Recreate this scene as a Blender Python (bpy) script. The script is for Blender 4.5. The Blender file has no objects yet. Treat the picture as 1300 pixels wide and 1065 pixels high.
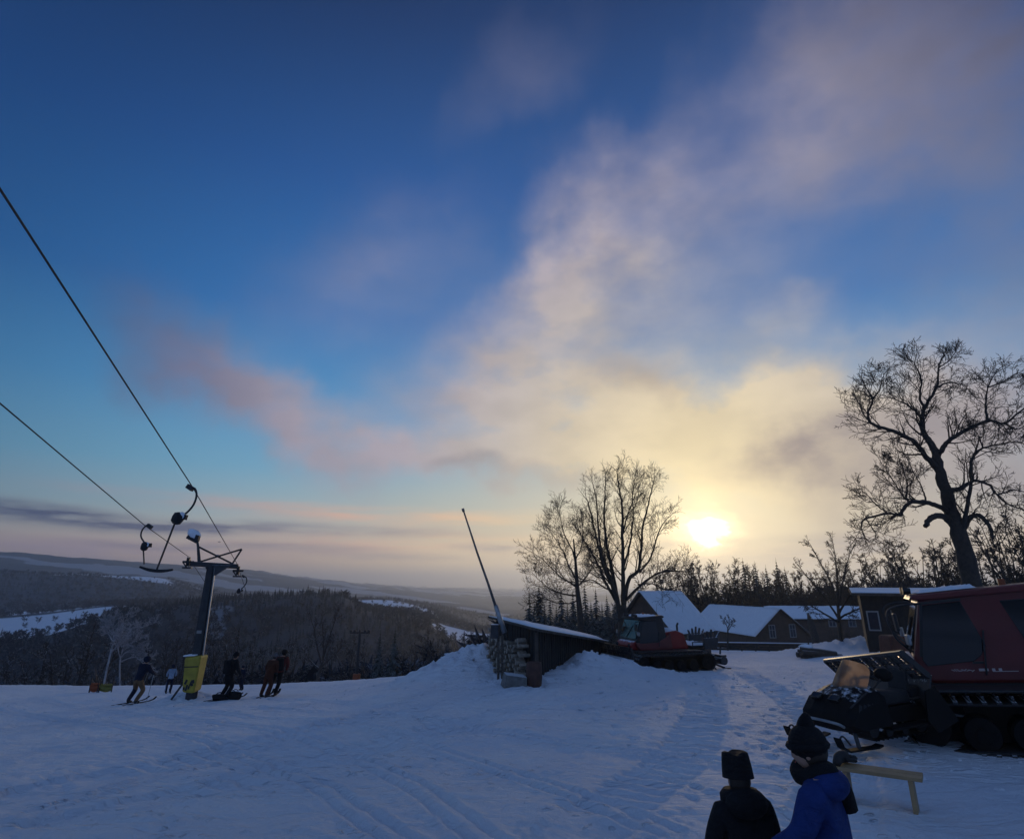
import bpy, bmesh, math, random
import numpy as np
from mathutils import Vector, Matrix, Euler
R = math.radians
scene = bpy.context.scene
COL = scene.collection
# ------------------------------------------------------------------ camera model
F, TH, CX, CY, CZ = 770.0, R(18.6), 650.0, 487.5, 2.9
cT, sT = math.cos(TH), math.sin(TH)
def W(u, v, Y):
    """world point that lies Y metres in front of the camera on the sight line through (u,v)"""
    a, b = (u-CX)/F, (v-CY)/F
    d = Vector((a, cT+b*sT, sT-b*cT))
    d *= Y/d.y
    return Vector((d.x, d.y, d.z+CZ))
def azel(u, v):
    p = W(u, v, 1.0)
    return math.atan2(p.x, p.y), math.atan2(p.z-CZ, math.hypot(p.x, p.y))
cam_d = bpy.data.cameras.new('camera'); cam = bpy.data.objects.new('camera', cam_d); COL.objects.link(cam)
cam.location = (0, 0, CZ); cam.rotation_euler = (R(90)+TH, 0, 0)
cam_d.sensor_width = 36; cam_d.lens = F/1300*36; cam_d.shift_y = -45/1300
cam_d.clip_start = 0.05; cam_d.clip_end = 60000
scene.camera = cam
scene.view_settings.view_transform = 'Standard'; scene.view_settings.look = 'None'
scene.view_settings.exposure = 0.15; scene.view_settings.gamma = 1
scene.cycles.use_denoising = True
scene.cycles.max_bounces = 6; scene.cycles.volume_bounces = 1
# ------------------------------------------------------------------ node helpers
def lin(c):
    f = lambda x: x/12.92 if x <= 0.04045 else ((x+0.055)/1.055)**2.4
    return tuple(f(x/255) for x in c)
def rgb(r, g, b): return (*lin((r, g, b)), 1)
class NT:
    def __init__(s, tree): s.t = tree; s.n = tree.nodes; s.l = tree.links
    def new(s, typ, **kw):
        n = s.n.new(typ)
        for k, v in kw.items(): setattr(n, k, v)
        return n
    def put(s, sock, v):
        if isinstance(v, bpy.types.NodeSocket): s.l.new(v, sock)
        else: sock.default_value = v
    def m(s, op, a, b=None, c=None, clamp=False):
        n = s.new('ShaderNodeMath', operation=op); n.use_clamp = clamp
        s.put(n.inputs[0], a)
        if b is not None: s.put(n.inputs[1], b)
        if c is not None: s.put(n.inputs[2], c)
        return n.outputs[0]
    def vm(s, op, a, b=None):
        n = s.new('ShaderNodeVectorMath', operation=op); s.put(n.inputs[0], a)
        if b is not None: s.put(n.inputs[1], b)
        return n.outputs['Value' if op in ('LENGTH', 'DOT_PRODUCT', 'DISTANCE') else 'Vector']
    def mix(s, f, a, b, blend='MIX'):
        n = s.new('ShaderNodeMix', data_type='RGBA', blend_type=blend)
        s.put(n.inputs[0], f); s.put(n.inputs[6], a); s.put(n.inputs[7], b)
        return n.outputs[2]
    def noise(s, vec, scale, detail=4, rough=.5, out='Fac', dist=0.0):
        n = s.new('ShaderNodeTexNoise'); s.put(n.inputs['Vector'], vec); n.inputs['Scale'].default_value = scale
        n.inputs['Detail'].default_value = detail; n.inputs['Roughness'].default_value = rough; n.inputs['Distortion'].default_value = dist
        return n.outputs[out]
    def ramp(s, f, stops, interp='LINEAR'):
        n = s.new('ShaderNodeValToRGB'); n.color_ramp.interpolation = interp
        e = n.color_ramp.elements
        while len(e) < len(stops): e.new(0.5)
        for el, (p, c) in zip(e, stops): el.position = p; el.color = c if len(c) == 4 else (*c, 1)
        s.put(n.inputs[0], f); return n.outputs[0]
    def mr(s, v, a, b, c=0.0, d=1.0, smooth=True):
        n = s.new('ShaderNodeMapRange'); n.interpolation_type = 'SMOOTHSTEP' if smooth else 'LINEAR'
        s.put(n.inputs[0], v)
        for i, x in enumerate((a, b, c, d)): n.inputs[i+1].default_value = x
        return n.outputs[0]
# ------------------------------------------------------------------ sky
SUN_AZ, SUN_EL = azel(893, 675)
world = bpy.data.worlds.new('World'); scene.world = world; world.use_nodes = True
def build_sky():
    k = NT(world.node_tree); k.n.clear()
    tc = k.new('ShaderNodeTexCoord'); d = k.vm('NORMALIZE', tc.outputs['Generated'])
    sp = k.new('ShaderNodeSeparateXYZ'); k.put(sp.inputs[0], d)
    az = k.m('ARCTAN2', sp.outputs[0], sp.outputs[1]); el = k.m('ARCSINE', sp.outputs[2])
    cb = k.new('ShaderNodeCombineXYZ'); k.put(cb.inputs[0], az); k.put(cb.inputs[1], el); P = cb.outputs[0]
    # turbulence that frays the cloud edges
    w1 = k.vm('SUBTRACT', k.noise(P, 5.5, 5, .55, 'Color'), (.5, .5, .5))
    sc = k.new('ShaderNodeVectorMath', operation='SCALE'); k.put(sc.inputs[0], w1); sc.inputs[3].default_value = .20
    Pw = k.vm('ADD', P, sc.outputs[0])
    w2 = k.new('ShaderNodeVectorMath', operation='MULTIPLY'); k.put(w2.inputs[0], w1); w2.inputs[1].default_value = (.10, .022, 0); Pb = k.vm('ADD', P, w2.outputs[0])
    def blob(u, v, su, sv, rot=0, vec=Pw, pw=None):
        a, e = azel(u, v)
        n = k.new('ShaderNodeMapping', vector_type='TEXTURE'); k.put(n.inputs[0], vec)
        n.inputs[1].default_value = (a, e, 0); n.inputs[2].default_value = (0, 0, R(rot)); n.inputs[3].default_value = (R(su), R(sv), 1)
        g = k.new('ShaderNodeTexGradient', gradient_type='SPHERICAL'); k.put(g.inputs[0], n.outputs[0])
        return k.mr(g.outputs['Fac'], 0, 1) if pw is None else k.m('POWER', g.outputs['Fac'], pw)
    def total(lst, **kw):
        acc = None
        for it in lst:
            b = k.m('MULTIPLY', blob(*it[1:], **kw), it[0])
            acc = b if acc is None else k.m('ADD', acc, b)
        return acc
    # clear sky: Nishita tinted towards the deep evening blue of the scene
    sky = k.new('ShaderNodeTexSky', sky_type='NISHITA', sun_disc=False, sun_elevation=SUN_EL, sun_rotation=SUN_AZ)
    nis = k.mix(1.0, sky.outputs[0], (.05, .05, .05, 1), 'MULTIPLY')
    base = k.ramp(k.m('DIVIDE', el, R(90)), SKY_STOPS)
    base = k.mix(.10, base, nis)
    sd = (math.sin(SUN_AZ)*math.cos(SUN_EL), math.cos(SUN_AZ)*math.cos(SUN_EL), math.sin(SUN_EL))
    ang = k.m('ARCCOSINE', k.vm('DOT_PRODUCT', d, sd))            # angle from the sun
    far = k.mr(ang, R(38), R(72))
    base = k.mix(k.m('MULTIPLY', far, .72), base, k.mix(1.0, base, (.28, .30, .36, 1), 'MULTIPLY'))
    back = k.mr(ang, R(65), R(120))
    base = k.mix(k.m('MULTIPLY', back, .72), base, rgb(110, 138, 184))
    # warm light in the lower air around the sun
    glow_w = blob(893, 700, 50, 14, 0, vec=P)
    base = k.mix(k.m('MULTIPLY', glow_w, .80), base, rgb(226, 206, 158))
    # clouds
    fb = k.noise(k.vm('MULTIPLY', P, (1, 1.7, 1)), 7.5, 6, .56)
    tex = k.mr(fb, .22, .76, .55, 1.15)
    bt = k.mr(k.noise(k.vm('MULTIPLY', P, (1, 9, 1)), 7.0, 4, .55), .30, .65, .25, 1.25)
    cl = k.m('MULTIPLY', total(CLOUDS), tex, clamp=True); bd = k.m('MULTIPLY', total(BANDS, vec=Pb), bt, clamp=True)
    ccol = k.ramp(k.m('DIVIDE', ang, R(75)), CLOUD_STOPS)
    shade = k.mr(k.noise(k.vm('MULTIPLY', P, (1, 1.9, 1)), 8.0, 3, .5), .3, .7, .90, 1.07)
    vs = k.new('ShaderNodeVectorMath', operation='SCALE'); k.put(vs.inputs[0], ccol); k.put(vs.inputs[3], shade)
    base = k.mix(bd, base, k.ramp(k.m('DIVIDE', ang, R(75)), BAND_STOPS)); out = k.mix(cl, base, vs.outputs[0])
    dk = k.m('ADD', k.m('MULTIPLY', total(DARKS), k.mr(fb, .25, .7, .5, 1.2)), k.m('MULTIPLY', total(DBANDS, vec=Pb), bt), clamp=True)
    dcol = k.ramp(k.m('DIVIDE', ang, R(75)), DARK_STOPS)
    out = k.mix(dk, out, dcol)
    # the sun burning through thin cloud
    def add(c, f, col):
        v = k.new('ShaderNodeVectorMath', operation='SCALE'); v.inputs[0].default_value = col; k.put(v.inputs[3], f)
        return k.vm('ADD', c, v.outputs[0])
    Ps = k.vm('ADD', P, (0, 0, 0)); sc2 = k.new('ShaderNodeVectorMath', operation='SCALE'); k.put(sc2.inputs[0], k.vm('SUBTRACT', k.noise(k.vm('MULTIPLY', P, (1, 2.2, 1)), 20, 5, .6, 'Color'), (.5, .5, .5))); sc2.inputs[3].default_value = .062
    Ps = k.vm('ADD', P, sc2.outputs[0])
    out = add(out, blob(893, 672, 13, 9, 0, vec=P, pw=2.2), (.8, .62, .30))
    out = add(out, blob(940, 726, 16, 2.6, 0, vec=P, pw=1.3), (.55, .38, .14))
    out = add(out, blob(600, 712, 16, 3.0, 0, vec=P, pw=1.2), (.30, .21, .08))
    out = add(out, blob(893, 655, 4, 14, 0, vec=P, pw=2.0), (.10, .08, .035))
    out = add(out, blob(893, 676, 4.6, 2.7, 4, vec=Ps, pw=1.9), (2.0, 1.6, .85))
    out = add(out, blob(896, 675, 1.9, 1.3, 0, vec=Ps, pw=1.0), (4, 3.6, 2.5))
    bg = k.new('ShaderNodeBackground'); k.put(bg.inputs[0], out); bg.inputs[1].default_value = 1.0
    o = k.new('ShaderNodeOutputWorld'); k.l.new(bg.outputs[0], o.inputs[0])
SKY_STOPS = [(0, lin((232, 180, 142))), (2.2/90, lin((232, 190, 152))), (4.2/90, lin((196, 188, 176))), (6.5/90, lin((146, 178, 190))), (10/90, lin((104, 166, 198))),
             (16/90, lin((68, 142, 194))), (24/90, lin((36, 108, 174))), (36/90, lin((28, 84, 150))), (50/90, lin((27, 58, 108))), (1, lin((26, 46, 90)))]
CLOUD_STOPS = [(0, lin((252, 230, 172))), (8/75, lin((232, 212, 168))), (14/75, lin((212, 196, 168))), (20/75, lin((188, 178, 170))), (28/75, lin((166, 158, 168))), (38/75, lin((158, 150, 164))), (47/75, lin((110, 111, 137))), (58/75, lin((62, 68, 98))), (1, lin((70, 78, 112)))]
BAND_STOPS = [(0, lin((250, 214, 150))), (16/75, lin((240, 206, 156))), (30/75, lin((226, 184, 156))), (48/75, lin((176, 150, 154))), (1, lin((110, 104, 124)))]
DARK_STOPS = [(0, lin((160, 138, 112))), (8/75, lin((146, 130, 122))), (20/75, lin((136, 128, 134))), (35/75, lin((112, 112, 132))), (45/75, lin((76, 78, 102))), (55/75, lin((50, 60, 92))), (1, lin((58, 62, 86)))]
# weight, u, v, half width deg, half height deg, rotation   (cloud banks; the right-edge darks also paint in a vignette)
CLOUDS = [(.42, 800, 400, 30, 15, 20), (.30, 470, 340, 18, 9, 25), (.85, 775, 285, 14, 10, 35), (.55, 690, 370, 10, 6, 40), (.75, 640, 480, 20, 8, 12), (.9, 760, 545, 28, 8, 0), (.95, 930, 530, 17, 9, 0), (.8, 1000, 600, 30, 8, 0),
          (.85, 640, 585, 20, 3.6, 0), (1.0, 270, 465, 15, 6.5, -30), (.8, 370, 535, 13, 5, -26), (.6, 470, 592, 12, 3, -8), (.6, 1030, 130, 20, 12, 10), (.4, 1180, 50, 18, 12, 0),
          (.9, 1190, 530, 26, 10, 10), (.25, 660, 100, 13, 6, 20), (.35, 1000, 405, 7, 3, -15)]
BANDS = [(.85, 540, 690, 32, 1.8, 0), (.8, 150, 700, 32, 1.7, 0), (.5, 330, 640, 20, 1.0, -2), (.6, 480, 655, 16, 1.2, 0), (.5, 620, 660, 12, 1.3, 2)]
DARKS = [(.6, 1020, 575, 13, 3.2, 4), (.45, 800, 470, 12, 3.6, -18), (.8, 1200, 580, 20, 8, 0), (.75, 1240, 50, 24, 14, 0), (.35, 1310, 300, 14, 16, 0), (.5, 590, 600, 6, 1.6, 0), (.4, 700, 612, 9, 1.8, -6)]
DBANDS = [(.8, 40, 652, 20, 1.3, -3), (.6, 200, 664, 16, .9, -2), (.65, 420, 672, 22, .8, -1), (.6, 330, 694, 18, .6, 0), (.75, 625, 694, 5.5, .8, 0), (.9, 1030, 702, 14, 2.2, 5), (.5, 880, 690, 6, .6, 0), (.5, 520, 706, 16, .6, 0)]
build_sky()
sun_d = bpy.data.lights.new('sun', 'SUN'); sun = bpy.data.objects.new('sun', sun_d); COL.objects.link(sun)
sun_d.energy = 1.0; sun_d.angle = R(7.0); sun_d.color = (1, .74, .44)
sun.rotation_euler = Vector((math.sin(SUN_AZ)*math.cos(SUN_EL), math.cos(SUN_AZ)*math.cos(SUN_EL), math.sin(SUN_EL))).to_track_quat('Z', 'Y').to_euler()
# ------------------------------------------------------------------ objects
def tag(o, label=None, cat=None, group=None, kind=None):
    if label: o['label'] = label
    if cat: o['category'] = cat
    if group: o['group'] = group
    if kind: o['kind'] = kind
    return o
def empty(name, loc=(0, 0, 0), rot=(0, 0, 0), label=None, cat=None, group=None):
    o = bpy.data.objects.new(name, None); COL.objects.link(o); o.location = loc; o.rotation_euler = rot
    o.empty_display_size = .2
    return tag(o, label, cat, group)
def link(name, me, parent=None, bevel=0, smooth=False):
    o = bpy.data.objects.new(name, me); COL.objects.link(o)
    if parent is not None: o.parent = parent
    if bevel:
        b = o.modifiers.new('Bevel', 'BEVEL'); b.width = bevel; b.segments = 2; b.limit_method = 'ANGLE'; b.angle_limit = R(35)
    if smooth: me.polygons.foreach_set('use_smooth', [True]*len(me.polygons))
    return o
def children(o): return list(o.children)
def copy_tree(o, parent=None):
    c = o.copy(); COL.objects.link(c)
    if parent is not None: c.parent = parent
    for ch in children(o): copy_tree(ch, c)
    return c
class MB:
    """collects shapes and links them as one mesh object"""
    def __init__(s): s.v = []; s.nv = 0; s.f = []; s.mi = []; s.sm = []; s.cur = 0; s.smooth = False
    def add(s, verts, faces):
        verts = np.asarray(verts, dtype=np.float64).reshape(-1, 3); s.v.append(verts)
        for f in faces: s.f.append([i+s.nv for i in f]); s.mi.append(s.cur); s.sm.append(s.smooth)
        s.nv += len(verts); return s
    def box(s, c, size, rot=None, taper=1.0):
        hx, hy, hz = (x/2 for x in size)
        p = [Vector((x*(taper if z > 0 else 1), y*(taper if z > 0 else 1), z)) for z in (-hz, hz) for x, y in ((-hx, -hy), (hx, -hy), (hx, hy), (-hx, hy))]
        if rot is not None:
            M = rot if isinstance(rot, Matrix) else Euler(rot).to_matrix(); p = [M @ q for q in p]
        c = Vector(c)
        return s.add([q+c for q in p], [(3, 2, 1, 0), (4, 5, 6, 7), (0, 1, 5, 4), (1, 2, 6, 5), (2, 3, 7, 6), (3, 0, 4, 7)])
    def bar(s, a, b, w, h=None, up=(0, 0, 1)):
        a, b = Vector(a), Vector(b); d = b-a; z = d.normalized(); u = Vector(up)
        if abs(z.dot(u)) > .98: u = Vector((1, 0, 0))
        x = u.cross(z).normalized(); y = z.cross(x); M = Matrix((x, y, z)).transposed()
        return s.box((a+b)/2, (w, h or w, d.length), M)
    def tube(s, pts, rad, k=8, cap=True):
        pts = np.asarray([tuple(p) for p in pts], float); n = len(pts)
        rad = np.full(n, rad, float) if np.isscalar(rad) else np.asarray(rad, float)
        t = np.gradient(pts, axis=0); t /= np.linalg.norm(t, axis=1)[:, None]+1e-12
        ref = np.array([0, 0, 1.0]) if abs(t[0][2]) < .9 else np.array([1.0, 0, 0])
        x = np.cross(ref, t[0]); x /= np.linalg.norm(x)
        vs = []
        ca = np.cos(np.arange(k)*2*np.pi/k); sa = np.sin(np.arange(k)*2*np.pi/k)
        for i in range(n):
            x = x-t[i]*x.dot(t[i]); x /= np.linalg.norm(x)+1e-12; y = np.cross(t[i], x)
            vs.append(pts[i]+rad[i]*(ca[:, None]*x+sa[:, None]*y))
        fs = [(i*k+j, i*k+(j+1) % k, (i+1)*k+(j+1) % k, (i+1)*k+j) for i in range(n-1) for j in range(k)]
        if cap: fs += [tuple(range(k-1, -1, -1)), tuple((n-1)*k+j for j in range(k))]
        return s.add(np.concatenate(vs), fs)
    def prism(s, poly, thick, M=None, axis='y'):
        """poly: 2-D outline (x,z), extruded along y by ±thick/2"""
        n = len(poly); vs = []
        for sg in (-.5, .5):
            for x, z in poly:
                p = Vector((x, sg*thick, z)); vs.append(M @ p if M is not None else p)
        fs = [tuple(range(n)), tuple(range(2*n-1, n-1, -1))]+[(i, i+n, (i+1) % n+n, (i+1) % n) for i in range(n)]
        return s.add(vs, fs)
    def hexa(s, p):  # 8 corners: bottom 4 then top 4
        return s.add(p, [(3, 2, 1, 0), (4, 5, 6, 7), (0, 1, 5, 4), (1, 2, 6, 5), (2, 3, 7, 6), (3, 0, 4, 7)])
    def slab(s, q, th):
        """thick quad: 4 corners, pushed by th along the normal"""
        q = [Vector(x) for x in q]; n = (q[1]-q[0]).cross(q[2]-q[0]).normalized()*th
        return s.hexa(q+[x+n for x in q])
    def ball(s, c, r, k=10, m=7, squash=(1, 1, 1), jitter=0, rng=None, rot=None):
        vs = []; c = Vector(c)
        for i in range(m+1):
            ph = math.pi*i/m
            for j in range(k):
                a = 2*math.pi*j/k; q = 1+(rng.uniform(-jitter, jitter) if jitter else 0)
                p = Vector((math.sin(ph)*math.cos(a)*squash[0], math.sin(ph)*math.sin(a)*squash[1], math.cos(ph)*squash[2]))*r*q
                vs.append(c+(rot @ p if rot is not None else p))
        return s.add(vs, [(i*k+j, (i+1)*k+j, (i+1)*k+(j+1) % k, i*k+(j+1) % k) for i in range(m) for j in range(k)])
    def build(s, name, mats, parent=None, bevel=0, smooth=False):
        me = bpy.data.meshes.new(name)
        V = np.concatenate(s.v) if s.v else np.zeros((0, 3))
        me.vertices.add(len(V)); me.vertices.foreach_set('co', V.ravel())
        ln = np.array([len(f) for f in s.f]); st = np.concatenate([[0], np.cumsum(ln)[:-1]])
        flat = np.fromiter((i for f in s.f for i in f), dtype=np.int32)
        me.loops.add(len(flat)); me.loops.foreach_set('vertex_index', flat)
        me.polygons.add(len(ln)); me.polygons.foreach_set('loop_start', st)
        mats = mats if isinstance(mats, (list, tuple)) else [mats]
        for m in mats: me.materials.append(m)
        me.polygons.foreach_set('material_index', s.mi)
        me.polygons.foreach_set('use_smooth', [smooth or x for x in s.sm])
        me.update(calc_edges=True); me.validate()
        return link(name, me, parent, bevel)
def fast_mesh(name, V, faces, mats, parent=None, smooth=False):
    """V (n,3) array, faces (m,k) int array with one k"""
    me = bpy.data.meshes.new(name); m, kk = faces.shape
    me.vertices.add(len(V)); me.vertices.foreach_set('co', np.ascontiguousarray(V, dtype=np.float32).ravel())
    me.loops.add(m*kk); me.loops.foreach_set('vertex_index', np.ascontiguousarray(faces, dtype=np.int32).ravel())
    me.polygons.add(m); me.polygons.foreach_set('loop_start', np.arange(m, dtype=np.int32)*kk)
    for mt in (mats if isinstance(mats, (list, tuple)) else [mats]): me.materials.append(mt)
    if smooth: me.polygons.foreach_set('use_smooth', np.ones(m, bool))
    me.update(calc_edges=True)
    return link(name, me, parent)
# ------------------------------------------------------------------ materials
def material(name, color=(.2, .2, .2), rough=.6, metal=0.0, var=.25, scale=6.0, bump=0.0, bscale=30.0, snow=0.0, snow_at=.55, trans=0.0, spec=.5, coat=0.0):
    """procedural surface: base colour broken up by noise, optional bump, optional snow lying on faces that look up"""
    m = bpy.data.materials.new(name); m.use_nodes = True; k = NT(m.node_tree); k.n.clear()
    tc = k.new('ShaderNodeTexCoord'); P = tc.outputs['Object']
    n1 = k.noise(P, scale, 5, .6); f = k.mr(n1, .25, .75, 1-var, 1+var, False)
    vs = k.new('ShaderNodeVectorMath', operation='SCALE'); vs.inputs[0].default_value = color; k.put(vs.inputs[3], f)
    col = vs.outputs[0]; b = k.new('ShaderNodeBsdfPrincipled'); rg = rough
    if snow > 0:
        ge = k.new('ShaderNodeNewGeometry'); sx = k.new('ShaderNodeSeparateXYZ'); k.put(sx.inputs[0], ge.outputs['Normal'])
        sn = k.m('ADD', sx.outputs[2], k.m('MULTIPLY', k.m('SUBTRACT', k.noise(P, 9, 4, .6), .5), 1.1))
        sf = k.m('MULTIPLY', k.mr(sn, snow_at-.12, snow_at+.12), snow)
        col = k.mix(sf, col, (.78, .82, .88, 1)); rg = k.m('ADD', k.m('MULTIPLY', sf, .8-rough), rough)
    k.put(b.inputs['Base Color'], col); k.put(b.inputs['Roughness'], rg); b.inputs['Metallic'].default_value = metal
    b.inputs['Specular IOR Level'].default_value = spec; b.inputs['Coat Weight'].default_value = coat
    if trans: b.inputs['Transmission Weight'].default_value = trans
    if bump:
        bn = k.new('ShaderNodeBump'); bn.inputs['Strength'].default_value = bump; bn.inputs['Distance'].default_value = .02
        k.put(bn.inputs['Height'], k.noise(P, bscale, 5, .6)); k.l.new(bn.outputs[0], b.inputs['Normal'])
    o = k.new('ShaderNodeOutputMaterial'); k.l.new(b.outputs[0], o.inputs[0]); return m
# ------------------------------------------------------------------ terrain
def vnoise(x, y, seed=0):
    xi = np.floor(x).astype(np.int64); yi = np.floor(y).astype(np.int64); fx = x-xi; fy = y-yi
    fx = fx*fx*(3-2*fx); fy = fy*fy*(3-2*fy)
    def h(a, b):
        n = (a*374761393+b*668265263+seed*974711) & 0x7fffffff
        n = ((n ^ (n >> 13))*1274126177) & 0x7fffffff
        return ((n ^ (n >> 16)) & 0xffff)/65535.0
    return (h(xi, yi)*(1-fx)+h(xi+1, yi)*fx)*(1-fy)+(h(xi, yi+1)*(1-fx)+h(xi+1, yi+1)*fx)*fy-.5
def fbm(x, y, oct=4, seed=0, gain=.5):
    s = np.zeros_like(x); a = 1.0
    for i in range(oct): s = s+a*vnoise(x, y, seed+i*17); x = x*2.03+11.3; y = y*2.03+4.7; a *= gain
    return s
def col_az(us): return np.array([azel(u, 746.6)[0] for u in us])
NEAR_U = [0, 200, 345, 430, 520, 600, 650, 700, 760, 840, 900, 1000, 1140, 1215, 1300]
NEAR = {   # height of the snow below the camera, by distance
    0.3: [-2.9]*15, 7: [-2.95]*15,
    14: [-3.3, -3.2, -3.15, -3.1, -3.1, -3.05, -3.0, -3.0, -3.0, -2.97, -2.97, -3.0, -3.08, -3.1, -3.1],
    24: [-3.95, -3.9, -3.85, -3.75, -3.55, -3.4, -3.35, -3.3, -3.3, -3.3, -3.3, -3.35, -3.4, -3.4, -3.4],
    31.5: [-4.45, -4.5, -4.5, -4.45, -4.15, -3.5, -3.65, -3.7, -3.65, -3.58, -3.6, -3.65, -3.35, -3.3, -3.3],
    45: [-4.86, -5.5, -5.77, -5.75, -5.55, -5.4, -5.0, -4.6, -4.5, -4.4, -4.35, -4.2, -3.6, -3.5, -3.4],
    60: [-9, -9, -9, -9, -9, -8.5, -7.5, -6, -5.6, -5.3, -5.2, -5.1, -4.4, -4, -3.8],
    80: [-16, -16, -16, -16, -15, -14, -12, -9, -7.5, -7, -6.6, -6.5, -5.8, -5.2, -4.8],
    120: [-28, -28, -28, -28, -27, -26, -22, -16, -12, -9, -8, -7.5, -6.8, -6.4, -6],
    200: [-45, -45, -45, -45, -44, -42, -38, -30, -20, -14, -11, -10, -9, -8, -8],
    330: [-54, -54, -54, -54, -55, -56, -52, -45, -40, -30, -25, -20, -18, -15, -15]}
FK = .5
FAR = {    # hill lines further out: where each ridge stands in the photograph, by distance
    1000*FK: [(0, 814), (60, 808), (130, 785), (200, 771), (260, 765), (300, 760), (390, 754), (440, 757), (466, 776), (520, 784), (560, 806), (600, 822), (640, 838), (700, 842), (1300, 830)],
    1300*FK: [(0, 803), (60, 799), (130, 783), (200, 778), (300, 777), (390, 773), (470, 773), (540, 780), (560, 792), (600, 801), (650, 806), (1300, 805)],
    1600*FK: [(0, 783), (60, 778), (130, 769), (200, 767), (300, 769), (470, 769), (500, 765), (545, 775), (600, 797), (650, 803), (1300, 795)],
    2000*FK: [(0, 767), (60, 767), (130, 766), (200, 765), (300, 765), (400, 762), (470, 759), (500, 759), (545, 770), (620, 802), (650, 802), (1300, 790)],
    2700*FK: [(0, 727), (60, 728), (100, 728), (215, 736), (250, 746), (300, 756), (400, 759), (545, 769), (640, 786), (700, 783), (1300, 780)],
    3600*FK: [(0, 729), (60, 727), (215, 734), (300, 747), (400, 754), (545, 766), (640, 777), (700, 777), (1300, 770)],
    5000*FK: [(0, 699), (40, 703), (80, 710), (130, 712), (200, 717), (330, 731), (400, 741), (480, 751), (560, 763), (640, 768), (700, 770), (1300, 765)],
    8000*FK: [(0, 706), (100, 711), (330, 728), (450, 743), (530, 750), (640, 757), (700, 757), (1300, 754)],
    13000*FK: [(0, 712), (100, 716), (330, 731), (450, 741), (530, 747), (640, 751), (1300, 749)]}
RK = sorted(list(NEAR)+list(FAR)); LRK = np.log(np.array(RK))
NAZ = 721; AZG = np.linspace(-math.pi, math.pi, NAZ*5)
TAB = []
for r in RK:
    if r in NEAR: TAB.append(np.interp(AZG, col_az(NEAR_U), NEAR[r]))
    else:
        q = sorted((azel(u, v)[0], math.tan(azel(u, v)[1])*r) for u, v in FAR[r])
        TAB.append(np.interp(AZG, [a for a, _ in q], [b for _, b in q]))
TAB = np.array(TAB)
ker = np.hanning(25); ker /= ker.sum()
TAB = np.array([np.convolve(np.pad(t, 12, mode='wrap'), ker, 'valid') for t in TAB])
# monotone (pchip) slopes in log distance
hh = np.diff(LRK)[:, None]; dl = np.diff(TAB, axis=0)/hh
MS = np.zeros_like(TAB); MS[0] = dl[0]*0; MS[-1] = dl[-1]
for i in range(1, len(RK)-1):
    same = dl[i-1]*dl[i] > 0
    MS[i] = np.where(same, 2*dl[i-1]*dl[i]/np.where(same, dl[i-1]+dl[i], 1), 0)
MOUNDS = []   # (x, y, radius_x, radius_y, height)
def mound(u, v, Y, rx, ry, h): p = W(u, v, Y); MOUNDS.append((p.x, p.y, rx, ry, h))
mound(604, 842, 29.5, 2.6, 2.0, .62); mound(575, 848, 30, 3.0, 2.4, .3); mound(748, 850, 27.5, 2.0, 1.1, .62); mound(700, 858, 26.2, 1.6, .8, .28)
mound(790, 852, 28.5, 3.2, .9, .30); mound(240, 885, 28.2, 1.2, 1.0, .4); mound(1110, 818, 48, 7, 5, .9); mound(1150, 930, 15.5, 1.3, .8, .18); mound(655, 866, 25.2, 2.2, .6, .2)
def ground(x, y, detail=True):
    x = np.atleast_1d(np.asarray(x, float)); y = np.atleast_1d(np.asarray(y, float))
    r = np.maximum(np.hypot(x, y), .31); az = np.arctan2(x, y)
    ai = (az+math.pi)/(2*math.pi)*(len(AZG)-1); a0 = np.clip(ai.astype(int), 0, len(AZG)-2); af = ai-a0
    lr = np.clip(np.log(r), LRK[0], LRK[-1]); i = np.clip(np.searchsorted(LRK, lr)-1, 0, len(LRK)-2)
    h = (LRK[i+1]-LRK[i]); t = (lr-LRK[i])/h
    g = lambda T, j: T[j, a0]*(1-af)+T[j, a0+1]*af
    z = (2*t**3-3*t*t+1)*g(TAB, i)+(t**3-2*t*t+t)*h*g(MS, i)+(-2*t**3+3*t*t)*g(TAB, i+1)+(t**3-t*t)*h*g(MS, i+1)
    if detail:
        near = np.clip(1-(r-55)/40, 0, 1)
        z = z+near*(.16*fbm(x*.22, y*.22, 3, 5)+.035*fbm(x*1.3, y*1.3, 3, 9))
        for mx, my, rx, ry, hgt in MOUNDS:
            q = ((x-mx)/rx)**2+((y-my)/ry)**2
            e = np.exp(-q*1.2)
            z = z+hgt*e*(1+.45*fbm(x*1.6, y*1.6, 3, 31))+.42*hgt*e*fbm(x*4.0, y*4.0, 3, 41)
        far = np.clip((r-260)/300, 0, 1)
        z = z+far*r*.006*fbm(x/170, y/170, 4, 77)
    return z+CZ
def gz(x, y): return float(ground(x, y)[0])
def on_ground(u, v, Y):
    p = W(u, v, Y); return Vector((p.x, p.y, gz(p.x, p.y)))
def seat(u, v, y0=5, y1=90):
    """first point where the sight line through (u,v) meets the snow"""
    Ys = np.linspace(y0, y1, 1500); d = W(u, v, 1.0); xs = d.x*Ys; zs = (d.z-CZ)*Ys+CZ
    below = np.nonzero(zs < ground(xs, Ys))[0]
    Y = Ys[below[0]] if len(below) else y1
    return Vector((d.x*Y, Y, gz(d.x*Y, Y)))
U_OF = lambda az: CX+np.tan(az)*F/cT
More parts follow.
